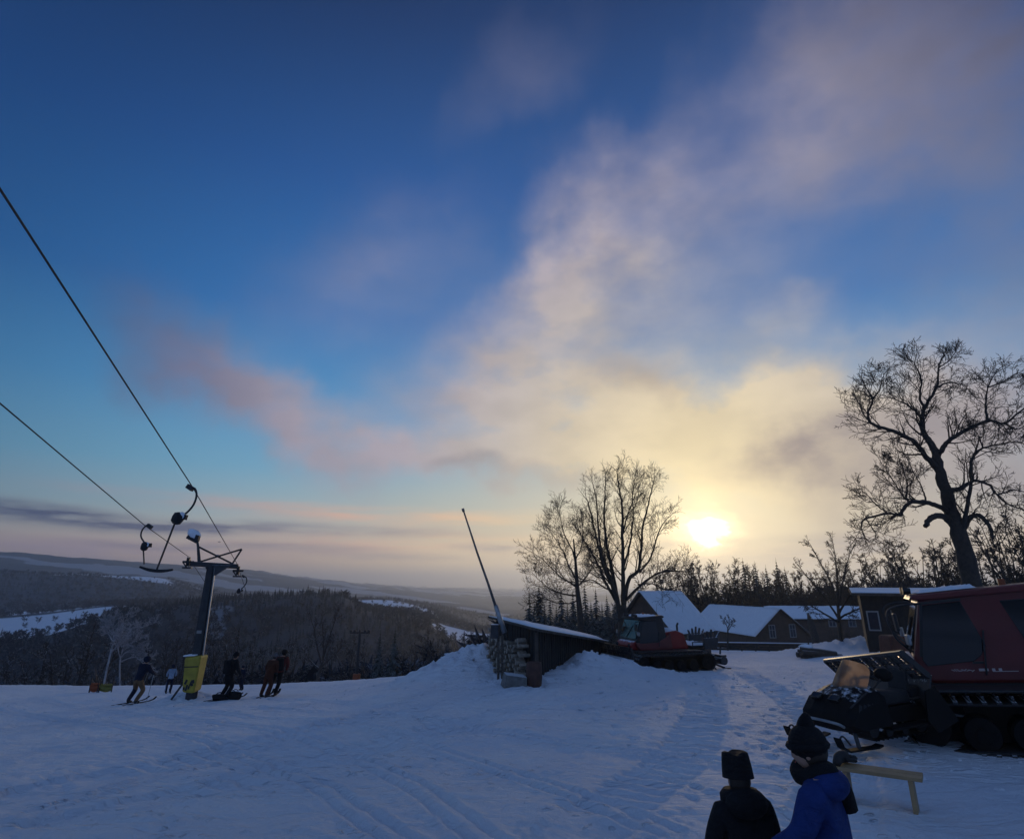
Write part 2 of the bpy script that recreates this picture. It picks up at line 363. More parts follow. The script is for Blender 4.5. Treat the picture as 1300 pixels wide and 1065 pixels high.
def forest_mask(x, y):
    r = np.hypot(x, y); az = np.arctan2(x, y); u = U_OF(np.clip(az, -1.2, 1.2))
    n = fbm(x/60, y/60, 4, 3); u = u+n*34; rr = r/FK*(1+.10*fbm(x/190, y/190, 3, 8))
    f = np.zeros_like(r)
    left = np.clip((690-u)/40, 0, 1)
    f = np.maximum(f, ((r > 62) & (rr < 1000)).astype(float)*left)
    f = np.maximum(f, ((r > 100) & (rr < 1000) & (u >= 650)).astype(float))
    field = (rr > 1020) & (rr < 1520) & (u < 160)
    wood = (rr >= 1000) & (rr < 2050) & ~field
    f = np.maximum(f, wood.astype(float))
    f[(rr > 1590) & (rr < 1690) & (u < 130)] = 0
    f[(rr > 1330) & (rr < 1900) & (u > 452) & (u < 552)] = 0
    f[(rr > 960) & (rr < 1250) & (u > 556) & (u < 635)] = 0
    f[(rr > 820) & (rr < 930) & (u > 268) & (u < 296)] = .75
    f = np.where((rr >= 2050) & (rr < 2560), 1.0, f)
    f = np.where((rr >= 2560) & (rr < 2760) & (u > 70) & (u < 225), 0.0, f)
    f = np.where((rr >= 2760), np.where(fbm(x/450, y/220, 3, 21) > -.12, 1.0, .62), f)  # distant snow toned toward forest floor, painting in the haze fade
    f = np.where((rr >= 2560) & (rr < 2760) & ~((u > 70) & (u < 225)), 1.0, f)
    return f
def snow_material():
    m = bpy.data.materials.new('snow'); m.use_nodes = True; k = NT(m.node_tree); k.n.clear()
    tc = k.new('ShaderNodeTexCoord'); P = tc.outputs['Object']
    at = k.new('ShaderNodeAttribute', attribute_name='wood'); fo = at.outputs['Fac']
    n1 = k.noise(P, .35, 5, .6); n2 = k.noise(k.vm('MULTIPLY', P, (1, 1.2, 1)), 2.8, 8, .70)
    snow = k.mix(k.mr(n1, .3, .7), (.74, .78, .86, 1), (.84, .86, .90, 1))
    dirt = k.m('MULTIPLY', k.mr(k.noise(P, 1.1, 8, .72), .62, .78), .35)
    snow = k.mix(dirt, snow, (.48, .47, .46, 1))
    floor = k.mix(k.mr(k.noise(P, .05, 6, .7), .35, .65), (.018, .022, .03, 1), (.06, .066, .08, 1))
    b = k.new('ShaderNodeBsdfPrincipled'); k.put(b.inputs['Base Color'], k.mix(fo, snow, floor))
    b.inputs['Roughness'].default_value = .72; b.inputs['Specular IOR Level'].default_value = .25
    def stretched(rot, scl, sc, det=3):
        mp = k.new('ShaderNodeMapping'); wv = k.new('ShaderNodeVectorMath', operation='SCALE'); k.put(wv.inputs[0], k.noise(P, .25, 2, .5, 'Color')); wv.inputs[3].default_value = 3.5; k.put(mp.inputs[0], k.vm('ADD', P, wv.outputs[0])); mp.inputs[2].default_value = (0, 0, R(rot)); mp.inputs[3].default_value = scl
        return k.noise(mp.outputs[0], sc, det, .55)
    h = k.m('ADD', k.m('MULTIPLY', n2, .8), k.m('MULTIPLY', k.noise(P, 11, 6, .68), .85))
    h = k.m('ADD', h, k.m('MULTIPLY', k.noise(k.vm('MULTIPLY', P, (.75, 1.3, 1)), .8, 3, .5), 1.2))
    for rot, sc, amt in ((12, .5, .16), (-24, .45, .20), (64, .5, .35), (40, .45, .3)):      # ski and machine tracks
        t = stretched(rot, (.045, 2.6, 1), sc); h = k.m('SUBTRACT', h, k.m('MULTIPLY', k.mr(k.m('ABSOLUTE', k.m('SUBTRACT', t, .5)), 0.0, .035, 1.0, 0.0), amt))
    vo = k.new('ShaderNodeTexVoronoi'); k.put(vo.inputs['Vector'], k.vm('ADD', P, k.noise(P, 3, 3, .5, 'Color'))); vo.inputs['Scale'].default_value = 2.6
    patch = k.mr(k.noise(P, .30, 3, .5), .46, .60)
    h = k.m('ADD', h, k.m('MULTIPLY', k.m('MULTIPLY', k.mr(vo.outputs['Distance'], 0.05, .32, 1.0, 0.0), patch), 1.3))
    bn = k.new('ShaderNodeBump'); bn.inputs['Strength'].default_value = .8; bn.inputs['Distance'].default_value = .11
    k.put(bn.inputs['Height'], h); k.l.new(bn.outputs[0], b.inputs['Normal'])
    o = k.new('ShaderNodeOutputMaterial'); k.l.new(b.outputs[0], o.inputs[0]); return m
SNOW = snow_material()
TRACKS = []   # (points, kind)
def trail(kind, pts): TRACKS.append((kind, [(seat(u, v).x, seat(u, v).y) for u, v in pts]))
def tracks(x, y):
    dz = np.zeros_like(x); near = np.nonzero((np.hypot(x, y) < 48) & (y > 3))[0]; X, Y = x[near], y[near]; D = np.zeros_like(X); wob = .10*fbm(X*.5, Y*.5, 2, 91)
    for kind, pts in TRACKS:
        c = [p for p in catmull2(pts)]
        best = np.full(X.shape, 1e9); side = np.zeros_like(X); along = np.zeros_like(X); acc = 0.0
        for (ax, ay), (bx, by) in zip(c[:-1], c[1:]):
            dx, dy = bx-ax, by-ay; L = math.hypot(dx, dy); t = np.clip(((X-ax)*dx+(Y-ay)*dy)/(L*L), 0, 1); qx, qy = X-ax-t*dx, Y-ay-t*dy; d = np.hypot(qx, qy); m = d < best
            best[m] = d[m]; side[m] = ((dx*qy-dy*qx)/L)[m]; along[m] = (acc+t*L)[m]; acc += L
        s_ = np.abs(np.abs(side+wob*.3)-(.16 if kind == 'ski' else 1.35)); live = best < 2.5
        if kind == 'ski': D -= np.where(live, .040*np.exp(-(s_/.06)**2)-.02*np.exp(-((s_-.13)/.07)**2), 0)
        elif kind == 'belt': e = np.clip((.62-s_)/.10, 0, 1); D -= np.where(live, e*(.05+.030*np.sin(along*2*math.pi/.42+wob*6)), 0)
        elif kind == 'boots':
            ph = along/.62; f = np.abs((ph % 1)-.5)*.62; sd = np.where(np.floor(ph) % 2 == 0, .13, -.13); D -= np.where(live, .085*np.exp(-(f/.14)**4-((side-sd)/.075)**2), 0)
    D += .05*np.clip(fbm(X*2.3, Y*2.3, 4, 61, .6)-.12, 0, 1)+.028*fbm(X*5.5, Y*5.5, 3, 63)
    dz[near] = D; return dz
def catmull2(pts, n=6):
    P = [np.array(p) for p in pts]; q = [2*P[0]-P[1]]+P+[2*P[-1]-P[-2]]; out = []
    for i in range(1, len(q)-2):
        for j in range(n):
            t = j/n; a, b, c, d = q[i-1:i+3]; out.append(tuple(.5*(2*b+(c-a)*t+(2*a-5*b+4*c-d)*t*t+(3*b-a-3*c+d)*t**3)))
    return out+[tuple(P[-1])]
for pts in ([(170, 896), (330, 912), (520, 940), (700, 1000)], [(240, 892), (420, 905), (640, 930), (850, 960)], [(20, 905), (200, 930), (380, 985), (480, 1050)], [(350, 888), (520, 896), (720, 900), (900, 885)], [(60, 890), (260, 915), (470, 970), (600, 1055)], [(560, 870), (480, 900), (330, 950), (120, 1010)]): trail('ski', pts)
trail('belt', [(905, 850), (930, 868), (960, 900), (965, 960), (900, 1050)]); trail('belt', [(770, 870), (650, 890), (470, 925), (200, 990)])
for pts in ([(1000, 985), (985, 930), (1000, 880), (1030, 850)], [(900, 1020), (800, 940), (720, 890), (690, 872)], [(1030, 975), (900, 905), (840, 872)], [(300, 898), (270, 930), (300, 1000)]): trail('boots', pts)
def build_ground():
    fine = np.arange(R(-47), R(50), R(.22)); rest = np.arange(R(50), R(360-47)-1e-6, R(3))
    az = np.concatenate([fine, rest]); r = np.concatenate([np.exp(np.arange(math.log(.31), math.log(8), .03)), np.exp(np.arange(math.log(8), math.log(46), .0055)), np.exp(np.arange(math.log(46), math.log(15000), .0125))])
    na, nr = len(az), len(r); A, RR = np.meshgrid(az, r)
    x = (np.sin(A)*RR).ravel(); y = (np.cos(A)*RR).ravel(); z = ground(x, y)+tracks(x, y)
    V = np.concatenate([np.column_stack([x, y, z]), [[0, 0, gz(0, .31)]]])
    i, j = np.meshgrid(np.arange(nr-1), np.arange(na), indexing='ij'); j2 = (j+1) % na
    q = np.stack([i*na+j, (i+1)*na+j, (i+1)*na+j2, i*na+j2], -1).reshape(-1, 4)[:, ::-1]
    c = np.stack([np.full(na, len(V)-1), np.arange(na), np.arange(na), (np.arange(na)+1) % na], -1)
    global ZLO, ZHI; ZLO, ZHI = float(z.min()), float(z.max())
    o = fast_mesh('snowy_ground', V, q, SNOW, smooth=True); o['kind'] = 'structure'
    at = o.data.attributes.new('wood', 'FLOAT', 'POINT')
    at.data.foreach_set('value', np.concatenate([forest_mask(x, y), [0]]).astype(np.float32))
    return o
build_ground()

def build_clumps():
    rr = random.Random(14); m = MB()
    spots = [(604, 846, 29.3, 2.2, 70), (748, 856, 27.3, 2.2, 80), (690, 866, 25.3, 1.6, 60), (800, 856, 28.0, 3.5, 60), (840, 870, 26, 5, 40), (1000, 860, 26, 5, 60), (980, 900, 18, 3, 40), (300, 895, 27, 6, 40), (1150, 940, 13.5, 2.0, 50)]
    for u, v, Y, sp, n in spots:
        c = W(u, v, Y)
        for i in range(n):
            x, y = c.x+rr.gauss(0, sp), c.y+rr.gauss(0, sp*.5); r = min(abs(rr.gauss(.0, .028))+.018, .07); m.ball((x, y, gz(x, y)+r*.2), r, 6, 4, (1.2, 1, .6), .3, rr)
    o = m.build('snow_clumps', SNOW); tag(o, 'loose clumps of snow scattered over the slope', 'snow', kind='stuff')
build_clumps()
# ------------------------------------------------------------------ trees
M = {}
M['bark'] = material('bark', (.045, .036, .030), .9, var=.4, scale=8, bump=.6, bscale=25)
M['bark_frost'] = material('frosted_bark', (.05, .042, .038), .9, var=.4, scale=8, bump=.5, snow=.38, snow_at=.70)
M['birch'] = material('birch_bark', (.28, .275, .29), .8, var=.5, scale=5, snow=.35, snow_at=.55)
M['needles'] = material('needles', (.018, .030, .022), .85, var=.5, scale=3, snow=.22, snow_at=.85)
M['wood_twigs'] = material('far_twigs', (.017, .023, .038), .9, var=.5, scale=.05, snow=.22, snow_at=.75)
M['wood_needles'] = material('far_needles', (.010, .017, .021), .9, var=.4, scale=.05, snow=.18, snow_at=.85)
def catmull(pts, n=5):
    pts = [Vector(p) for p in pts]; out = []
    q = [pts[0]*2-pts[1]]+pts+[pts[-1]*2-pts[-2]]
    for i in range(1, len(q)-2):
        for j in range(n):
            t = j/n; a, b, c, d = q[i-1], q[i], q[i+1], q[i+2]
            out.append(.5*((2*b)+(c-a)*t+(2*a-5*b+4*c-d)*t*t+(3*b-a-3*c+d)*t**3))
    out.append(pts[-1]); return out
def rv(rng): return Vector((rng.gauss(0, 1), rng.gauss(0, 1), rng.gauss(0, 1)))
SPEC = {  # per level: children, length ratio, spread angle, wiggle, upward pull
    'upright': dict(n=(0, 8, 7, 4), ratio=(.5, .62, .60, .6), ang=(30, 42, 46, 48), wig=(.05, .09, .12, .14), up=(.08, .07, .05, .03), kinds=3),
    'oak': dict(n=(0, 6, 6, 4), ratio=(.5, .62, .62, .6), ang=(45, 48, 46, 46), wig=(.14, .16, .17, .16), up=(.05, .07, .06, .02), kinds=3),
    'shrub': dict(n=(0, 6, 5, 0), ratio=(.5, .5, .5, .5), ang=(25, 32, 40, 40), wig=(.07, .10, .12, .1), up=(.05, .05, .02, 0), kinds=2)}
def twig(mb, rng, p, d, L, r, lvl, S, rmin):
    nseg = (6, 5, 4, 3)[min(lvl, 3)]; pts = [p.copy()]; dirs = []
    for i in range(nseg):
        d = (d+rv(rng)*S['wig'][min(lvl, 3)]+Vector((0, 0, S['up'][min(lvl, 3)]))).normalized()
        p = p+d*(L/nseg); pts.append(p); dirs.append(d)
    rs = [max(r*(1-.78*i/nseg), rmin) for i in range(nseg+1)]
    mb.tube(pts, rs, (6, 5, 3, 3)[min(lvl, 3)], cap=False)
    if lvl < S['kinds']: sprout(mb, rng, pts, r, L, lvl+1, S, rmin, start=.18)
def sprout(mb, rng, pts, r, L, lvl, S, rmin, start=.25, n=None, rs=None):
    n = n if n is not None else S['n'][min(lvl, 3)]
    for c in range(n):
        t = start+(1-start)*(c+rng.random())/n; x = t*(len(pts)-1); i = min(int(x), len(pts)-2); q = pts[i].lerp(pts[i+1], x-i)
        ax = (pts[i+1]-pts[i]).normalized(); side = ax.cross(rv(rng)).normalized()
        a = R(S['ang'][min(lvl, 3)])*rng.uniform(.65, 1.25); d = ax*math.cos(a)+side*math.sin(a)
        rr = (rs[i] if rs else r*(1-.7*t))*rng.uniform(.34, .48)
        l = L*S['ratio'][min(lvl, 3)]*(1-.5*t)*rng.uniform(.7, 1.25)
        if l > .08: twig(mb, rng, q, d, l, rr, lvl, S, rmin)
def limb(mb, rng, px, r0, r1, S, n, L, rmin, lvl=1, start=.2, k=8, ends=2):
    """a limb whose joints are world points"""
    pts = catmull(px, 5); m = len(pts)
    pts = [p+rv(rng)*.012 for p in pts]
    rs = [r0+(r1-r0)*(i/(m-1))**.8 for i in range(m)]
    mb.tube(pts, rs, k, cap=True)
    sprout(mb, rng, pts, r0, L, lvl, S, rmin, start=start, n=n, rs=rs)
    d = (pts[-1]-pts[-2]).normalized()
    for i in range(ends): twig(mb, rng, pts[-1], (d+rv(rng)*.3).normalized(), L*.32*rng.uniform(.7, 1.2), r1, lvl+1, S, rmin)
def px(l, Y, dy=0.0, y1=None):
    """joints of a traced limb: pixels, at a distance that drifts by dy metres from root to tip"""
    n = len(l); return [W(u, v, Y+dy*(i/(n-1))**1.2) for i, (u, v) in enumerate(l)]
def split_tree(root, name_t, name_c, trunk_mb, crown_mb, mat_t, mat_c):
    trunk_mb.build(name_t, mat_t, root, smooth=True); crown_mb.build(name_c, mat_c, root, smooth=True)
def local(mb, o):
    for v in mb.v: v -= np.array(o)
    return mb
# -- the many-stemmed tree behind the left groomer
def tree_multistem():
    rng = random.Random(4); Y = 41; g = on_ground(792, 800, Y); S = SPEC['upright']; t = MB(); c = MB(); rm = .00755
    root = empty('bare_tree', g, label='tall many-stemmed leafless tree fanning up behind the left red snow groomer', cat='tree')
    base = g-Vector((0, 0, .3))
    t.tube(catmull([base, W(792, 790, Y), W(789, 768, Y)], 4), [.55, .46, .42, .38, .35, .33, .32, .31, .30], 10)
    for l, dy, r0, r1, n in (
        ([(788, 790), (784, 765), (777, 742), (769, 726), (763, 708), (757, 682), (752, 659), (746, 636)], -2.0, .26, .05, 14),
        ([(789, 785), (782, 752), (776, 718), (770, 690), (767, 659), (768, 629), (769, 603)], 1.2, .26, .04, 15),
        ([(789, 785), (779, 748), (768, 716), (762, 690), (759, 660), (756, 630), (752, 612)], 2.4, .2, .035, 13),
        ([(792, 785), (791, 755), (791, 718), (790, 679), (790, 645), (786, 619), (783, 598)], -.6, .28, .045, 15),
        ([(792, 770), (798, 736), (810, 724), (814, 698), (816, 669), (822, 645), (828, 619), (831, 606)], 1.5, .22, .04, 15),
        ([(812, 726), (826, 708), (835, 679), (842, 664), (854, 652)], 2.2, .12, .03, 10),
        ([(794, 762), (816, 741), (837, 727), (862, 725), (884, 728)], -2.4, .16, .03, 11),
        ([(810, 742), (828, 741), (846, 748), (862, 744), (876, 737)], 1.6, .09, .02, 8),
        ([(784, 765), (768, 738), (760, 718), (749, 698), (739, 682), (733, 668)], -1.0, .16, .03, 12),
        ([(791, 720), (800, 690), (804, 655), (803, 628), (806, 606)], -1.4, .13, .03, 10),
        ([(790, 679), (797, 652), (806, 630), (814, 612)], .8, .09, .025, 8),
        ([(782, 752), (766, 745), (752, 736), (738, 738), (724, 730)], -2.6, .10, .025, 8)):
        limb(c, rng, px(l, Y, dy), r0*.66, r1*.6, S, n+6, 3.5, rm)
    split_tree(root, 'trunk', 'crown', local(t, g), local(c, g), M['bark'], M['bark'])
tree_multistem()
def tree_left():
    rng = random.Random(9); Y = 38; g = on_ground(739, 800, Y); S = SPEC['upright']; t = MB(); c = MB(); rm = .00755
    root = empty('bare_tree', g, label='smaller leafless tree spreading to the left above the snowy shed roof', cat='tree')
    t.tube(catmull([g-Vector((0, 0, .3)), W(736, 777, Y), W(733, 748, Y), W(731, 718, Y), W(728, 684, Y)], 4), np.linspace(.22, .04, 17), 9)
    for l, dy, r0, r1, n in (
        ([(732, 745), (725, 740), (709, 730), (690, 711), (672, 699)], -1.5, .11, .02, 13),
        ([(734, 756), (717, 754), (699, 748), (685, 736), (674, 726)], 1.5, .10, .02, 12),
        ([(731, 735), (722, 718), (715, 700), (704, 682), (693, 667)], 1.0, .10, .02, 12),
        ([(731, 722), (727, 700), (716, 678), (712, 660), (708, 645)], -1.2, .09, .02, 11),
        ([(733, 745), (742, 735), (750, 722), (752, 705)], -1.4, .08, .02, 9),
        ([(734, 762), (722, 766), (704, 764), (690, 760), (678, 762)], -1.0, .07, .02, 9),
        ([(730, 712), (738, 694), (740, 676), (738, 655)], 1.2, .08, .02, 9)):
        limb(c, rng, px(l, Y, dy), r0*.6, r1*.6, S, n+5, 2.9, rm)
    split_tree(root, 'trunk', 'crown', local(t, g), local(c, g), M['bark'], M['bark'])
tree_left()
def tree_oak():
    rng = random.Random(21); Y = 24; g = on_ground(1240, 800, Y); S = SPEC['oak']; t = MB(); c = MB(); rm = .0075
    root = empty('bare_tree', g, label='old gnarled leafless tree with crooked limbs behind the red groomer cab', cat='tree')
    tp = catmull([g-Vector((0, 0, .4)), W(1243, 790, Y), W(1233, 735, Y), W(1220, 686, Y), W(1209, 653, Y), W(1201, 622, Y), W(1191, 593, Y), W(1188, 572, Y)], 4)
    m = len(tp); tr = [.44*(1-.66*(i/(m-1))**.75)*(1+.06*math.sin(i*2.1)) for i in range(m)]
    tp = [p+rv(rng)*.02 for p in tp]; t.tube(tp, tr, 12)
    for l, dy, r0, r1, n in (
        ([(1189, 594), (1184, 589), (1173, 576), (1158, 559), (1133, 547), (1107, 538), (1102, 526), (1107, 507), (1098, 490)], -2.0, .20, .03, 22),
        ([(1107, 538), (1096, 526), (1088, 508), (1080, 492)], 1.5, .06, .015, 9),
        ([(1107, 507), (1116, 496), (1120, 480), (1126, 470)], -1.5, .06, .015, 9),
        ([(1188, 575), (1180, 560), (1172, 549), (1170, 532), (1176, 514), (1189, 492), (1192, 467), (1198, 450)], 1.0, .22, .03, 20),
        ([(1171, 531), (1160, 520), (1148, 512), (1132, 505), (1117, 501)], 1.8, .09, .02, 12),
        ([(1173, 518), (1168, 504), (1170, 483), (1162, 463), (1152, 456)], -1.6, .09, .02, 13),
        ([(1189, 492), (1204, 486), (1224, 488), (1240, 486)], 1.6, .07, .015, 10),
        ([(1192, 467), (1204, 458), (1212, 448)], -.8, .05, .015, 7),
        ([(1189, 578), (1195, 572), (1204, 560), (1226, 546), (1254, 534), (1275, 537), (1294, 523), (1312, 510)], -2.0, .17, .03, 20),
        ([(1254, 534), (1251, 514), (1254, 492), (1266, 470)], 1.2, .09, .02, 13),
        ([(1275, 537), (1290, 545), (1306, 540), (1322, 548)], 1.8, .06, .015, 9),
        ([(1254, 492), (1274, 484), (1292, 474), (1306, 478)], -1.2, .05, .015, 10),
        ([(1205, 650), (1192, 643), (1176, 638), (1155, 638), (1146, 648), (1142, 654), (1127, 652), (1099, 658), (1093, 669), (1099, 682)], -1.6, .17, .025, 18),
        ([(1155, 638), (1145, 628), (1130, 604), (1114, 579)], 1.6, .07, .015, 14),
        ([(1150, 634), (1152, 616), (1146, 594), (1138, 570)], -1.4, .06, .015, 12),
        ([(1127, 652), (1112, 640), (1098, 626), (1088, 616)], 1.0, .05, .012, 9),
        ([(1176, 638), (1172, 622), (1160, 600), (1152, 580)], 1.8, .06, .012, 11),
        ([(1099, 658), (1106, 668), (1112, 680), (1106, 690)], .5, .04, .012, 6),
        ([(1203, 622), (1215, 621), (1228, 615), (1238, 610), (1257, 616), (1266, 628), (1285, 622), (1308, 627)], 1.6, .15, .03, 16),
        ([(1234, 612), (1234, 582), (1248, 569), (1276, 563), (1300, 560)], -1.4, .11, .02, 15),
        ([(1248, 569), (1242, 552), (1230, 540)], 1.0, .05, .015, 7),
        ([(1219, 690), (1223, 668), (1228, 645), (1233, 614)], -.8, .15, .10, 6),
        ([(1266, 628), (1280, 640), (1300, 648), (1316, 660)], -1.5, .07, .02, 11)):
        limb(c, rng, px(l, Y, dy), r0*.68, r1*.6, S, n+3, 2.3 if r0 > .08 else 1.8, rm)
    limb(t, rng, px([(1206, 662), (1196, 655), (1184, 656), (1178, 661), (1175, 668)], Y, -.7), .13, .085, S, 0, 1, rm, ends=0)
    limb(t, rng, px([(1222, 672), (1230, 659), (1241, 654), (1252, 662), (1258, 672), (1260, 684)], Y, -.9), .12, .05, S, 8, 1.0, rm, ends=0)
    split_tree(root, 'trunk', 'crown', local(t, g), local(c, g), M['bark'], M['bark'])
tree_oak()
def small_tree(label, base, tips, Y, r0, mat, seed, n=9, L=1.6, S='upright', rm=.012, bark=None, name='bare_tree', dys=2.0):
    rng = random.Random(seed); g = on_ground(*base, Y); t = MB(); c = MB()
    root = empty(name, g, label=label, cat='tree')
    fork = tips[0]; t.tube(catmull([g-Vector((0, 0, .2))]+[W(u, v, Y) for u, v in fork], 4), np.linspace(r0, r0*.62, 4*len(fork)+1), 8)
    for l in tips[1:]: limb(c, rng, px(l, Y, rng.uniform(-dys, dys)), r0*.5, r0*.12, SPEC[S], n, L, rm, start=.15)
    split_tree(root, 'trunk', 'crown', local(t, g), local(c, g), bark or mat, mat); return root
small_tree('thin leafless tree in front of the snowy roofs with a fan of fine branches', (1068, 818), [[(1066, 795), (1064, 770)], [(1064, 772), (1056, 742), (1040, 712), (1028, 690)], [(1064, 770), (1063, 738), (1060, 706), (1056, 684)],
            [(1064, 770), (1070, 740), (1076, 712), (1084, 692)], [(1065, 785), (1048, 760), (1030, 738), (1012, 716)], [(1065, 778), (1078, 758), (1094, 740), (1106, 722)], [(1065, 790), (1045, 778), (1028, 768), (1014, 762)], [(1065, 785), (1084, 775), (1100, 768)]], 47, .17, M['bark'], 5, n=10, L=1.9)
small_tree('pale leaning birch with a forked frosted trunk at the left snow edge', (131, 872), [[(134, 858), (140, 830), (145, 813)], [(145, 814), (150, 800), (158, 790), (170, 778)], [(145, 814), (143, 798), (146, 782)], [(141, 828), (152, 815), (160, 800), (174, 796)], [(144, 816), (136, 800), (134, 784)]], 43, .075, M['birch'], 6, n=10, L=1.6, bark=M['birch'], name='birch_tree')
small_tree('frost-whitened birch with branches bent to the right beside the forked one', (156, 870), [[(152, 850), (153, 834)], [(152, 836), (158, 822), (168, 815), (182, 809)], [(153, 834), (163, 826), (176, 822), (186, 824)], [(153, 834), (160, 812), (176, 798), (198, 790)], [(153, 840), (170, 834), (186, 838), (194, 852)], [(153, 836), (150, 815), (158, 796)]], 45, .065, M['birch'], 7, n=11, L=1.6, bark=M['birch'], name='birch_tree')
small_tree('bare frosted tree rising dark past the crest right of the two close-standing skiers', (402, 872), [[(403, 862), (410, 838)], [(409, 840), (416, 815), (424, 792), (428, 778)], [(408, 842), (402, 818), (398, 796), (392, 780)], [(410, 838), (411, 812), (408, 786)], [(406, 850), (392, 836), (384, 822)], [(408, 846), (424, 832), (434, 820)]], 50, .15, M['bark_frost'], 8, n=10, L=1.5)
# -- prototypes that are copied: bare trees, conifers, brush
def proto_bare(seed, h, spread, mat, S='upright', stems=5, name='bare_tree', rm=.02):
    rng = random.Random(seed); t = MB(); c = MB(); root = empty(name)
    t.tube(catmull([Vector((0, 0, -.4)), Vector((rng.uniform(-.1, .1), 0, h*.15)), Vector((rng.uniform(-.2, .2), rng.uniform(-.2, .2), h*.32))], 3), np.linspace(h*.022, h*.015, 7), 7)
    top = Vector((0, 0, h*.28))
    for i in range(stems):
        a = 2*math.pi*(i+rng.random()*.6)/stems; s = spread*rng.uniform(.5, 1) if i else .1
        e = Vector((math.cos(a)*s, math.sin(a)*s, h*rng.uniform(.8, 1.0))); mid = top.lerp(e, .45)+Vector((math.cos(a)*s*.22, math.sin(a)*s*.22, -h*.03))
        limb(c, rng, [top-Vector((0, 0, rng.random()*h*.1)), mid, e], h*.010, h*.002, SPEC[S], 8, h*.24, rm, k=5, ends=2)
    split_tree(root, 'trunk', 'crown', t, c, M['bark'] if mat is M['bark'] else mat, mat); return root
def conifer_mesh(rng, h, w, tiers=24):
    c = MB()
    for i in range(tiers):
        f = i/(tiers-1); z = h*(.10+.87*f); rad = w*(1-f)**.85+.06
        for j in range(int(15-7*f)):
            a = rng.random()*6.283; l = rad*rng.uniform(.7, 1.15); d = Vector((math.cos(a), math.sin(a), 0)); s = Vector((-d.y, d.x, 0)); hw = l*.24+.09
            p0 = Vector((0, 0, z+h*.02)); p1 = d*l+Vector((0, 0, z-l*rng.uniform(.30, .55))); pm = d*l*.55+Vector((0, 0, z-l*.08))
            c.add([p0, pm+s*hw, p1, pm-s*hw, pm+Vector((0, 0, -.12*l))], [(0, 1, 4), (1, 2, 4), (2, 3, 4), (3, 0, 4), (0, 1, 2), (0, 2, 3)])
            for q in range(3):
                b = p0.lerp(p1, .35+.25*q); sg = 1 if q % 2 else -1
                c.add([b, b+d*l*.22+s*sg*l*.26-Vector((0, 0, .13*l)), b+d*l*.26-Vector((0, 0, .03*l))], [(0, 1, 2)])
    c.tube([(0, 0, h*.9), (0, 0, h*1.05)], [.05, .01], 4); return c
def proto_conifer(seed, h, w):
    rng = random.Random(seed); root = empty('spruce_tree'); t = MB(); t.tube([(0, 0, -.4), (0, 0, h*.5), (0, 0, h*.95)], [h*.016, h*.01, .02], 7)
    split_tree(root, 'trunk', 'crown', t, conifer_mesh(rng, h, w), M['bark'], M['needles']); return root
USED = set()
def place(proto, loc, rz, s, label, cat, group=None):
    o = proto if proto.name not in USED else copy_tree(proto)
    USED.add(proto.name); o.location = loc; o.rotation_euler = (0, 0, rz); wv = 1+.55*abs(math.sin(o.location.x*7.3+o.location.y*3.1)) if 'tree' in o.name and 'spruce' not in o.name else 1; o.scale = (s*wv, s*wv, s)
    for key in ('label', 'category', 'group'):
        if key in o: del o[key]
    return tag(o, label, cat, group)
rngp = random.Random(77)
BT = [proto_bare(31+i, 10, 3.2+.5*i, M['bark'], 'upright', 5+i % 2) for i in range(4)]
FT = [proto_bare(51+i, 10, 2.8, M['bark_frost'], 'upright', 5) for i in range(2)]
SP = [proto_conifer(61, 10, 2.0), proto_conifer(62, 10, 2.3), proto_conifer(63, 10, 1.6)]
BR = [proto_bare(71+i, 4, 2.2, M['bark'], 'shrub', 9, name='bare_shrub', rm=.016) for i in range(2)]
def stand(proto, u, v_top, Y, label, cat, group=None, h0=10.0):
    """tree that reaches up to the sight line v_top at distance Y"""
    p = W(u, v_top, Y); z = gz(p.x, p.y); s = (p.z-z)/h0
    return place(proto, (p.x, p.y, z), rngp.uniform(0, 6.28), max(.15, s), label, cat, group)
for u, v, Y, i in ((483, 803, 62, 2), (502, 799, 60, 0)):
    stand(SP[i], u, v, Y, '%s pointed spruce of the pair right of the small far pylon' % ('left' if u < 490 else 'right'), 'conifer', 'pair of spruces beyond the crest')
for u, v, Y, i in ((672, 752, 62, 0), (684, 744, 66, 1), (698, 757, 60, 2), (712, 747, 64, 0), (727, 752, 62, 1), (742, 742, 68, 2), (756, 748, 66, 0), (770, 756, 64, 1), (782, 750, 70, 1), (678, 762, 58, 2), (691, 766, 57, 1), (706, 768, 58, 0), (720, 764, 57, 2), (735, 768, 60, 1), (750, 764, 60, 0), (764, 766, 58, 2), (778, 768, 60, 0), (790, 758, 66, 2)):
    stand(SP[i], u, v, Y, 'dark spruce in the clump behind the shed and the left groomer', 'conifer', 'spruces behind the shed')
for u, v, Y, i in ((943, 712, 120, 2), (985, 712, 112, 0), (996, 722, 118, 2), (931, 722, 118, 0), (958, 716, 122, 1), (972, 720, 116, 0)):
    stand(SP[i], u, v, Y, 'spruce tip rising above the treeline behind the snowy roofs', 'conifer', 'spruces in the treeline')
for k, (u, v, Y) in enumerate(((850, 716, 97), (866, 722, 99), (880, 712, 98), (900, 716, 102), (918, 718, 99), (836, 724, 95), (1012, 724, 100), (1034, 728, 102), (1090, 712, 98), (1108, 704, 96), (1124, 712, 92), (1142, 700, 72), (1160, 698, 66),
                              (1176, 690, 60), (1192, 700, 58), (1252, 688, 50), (1268, 662, 44), (1288, 660, 42), (1310, 650, 40), (1330, 656, 42), (1210, 706, 58), (1240, 700, 56), (1060, 722, 98), (948, 722, 100), (968, 724, 104), (988, 724, 108))):
    stand(BT[k % 4], u, v, Y, 'leafless tree in the dark belt standing behind the houses', 'tree', 'bare trees behind the houses')
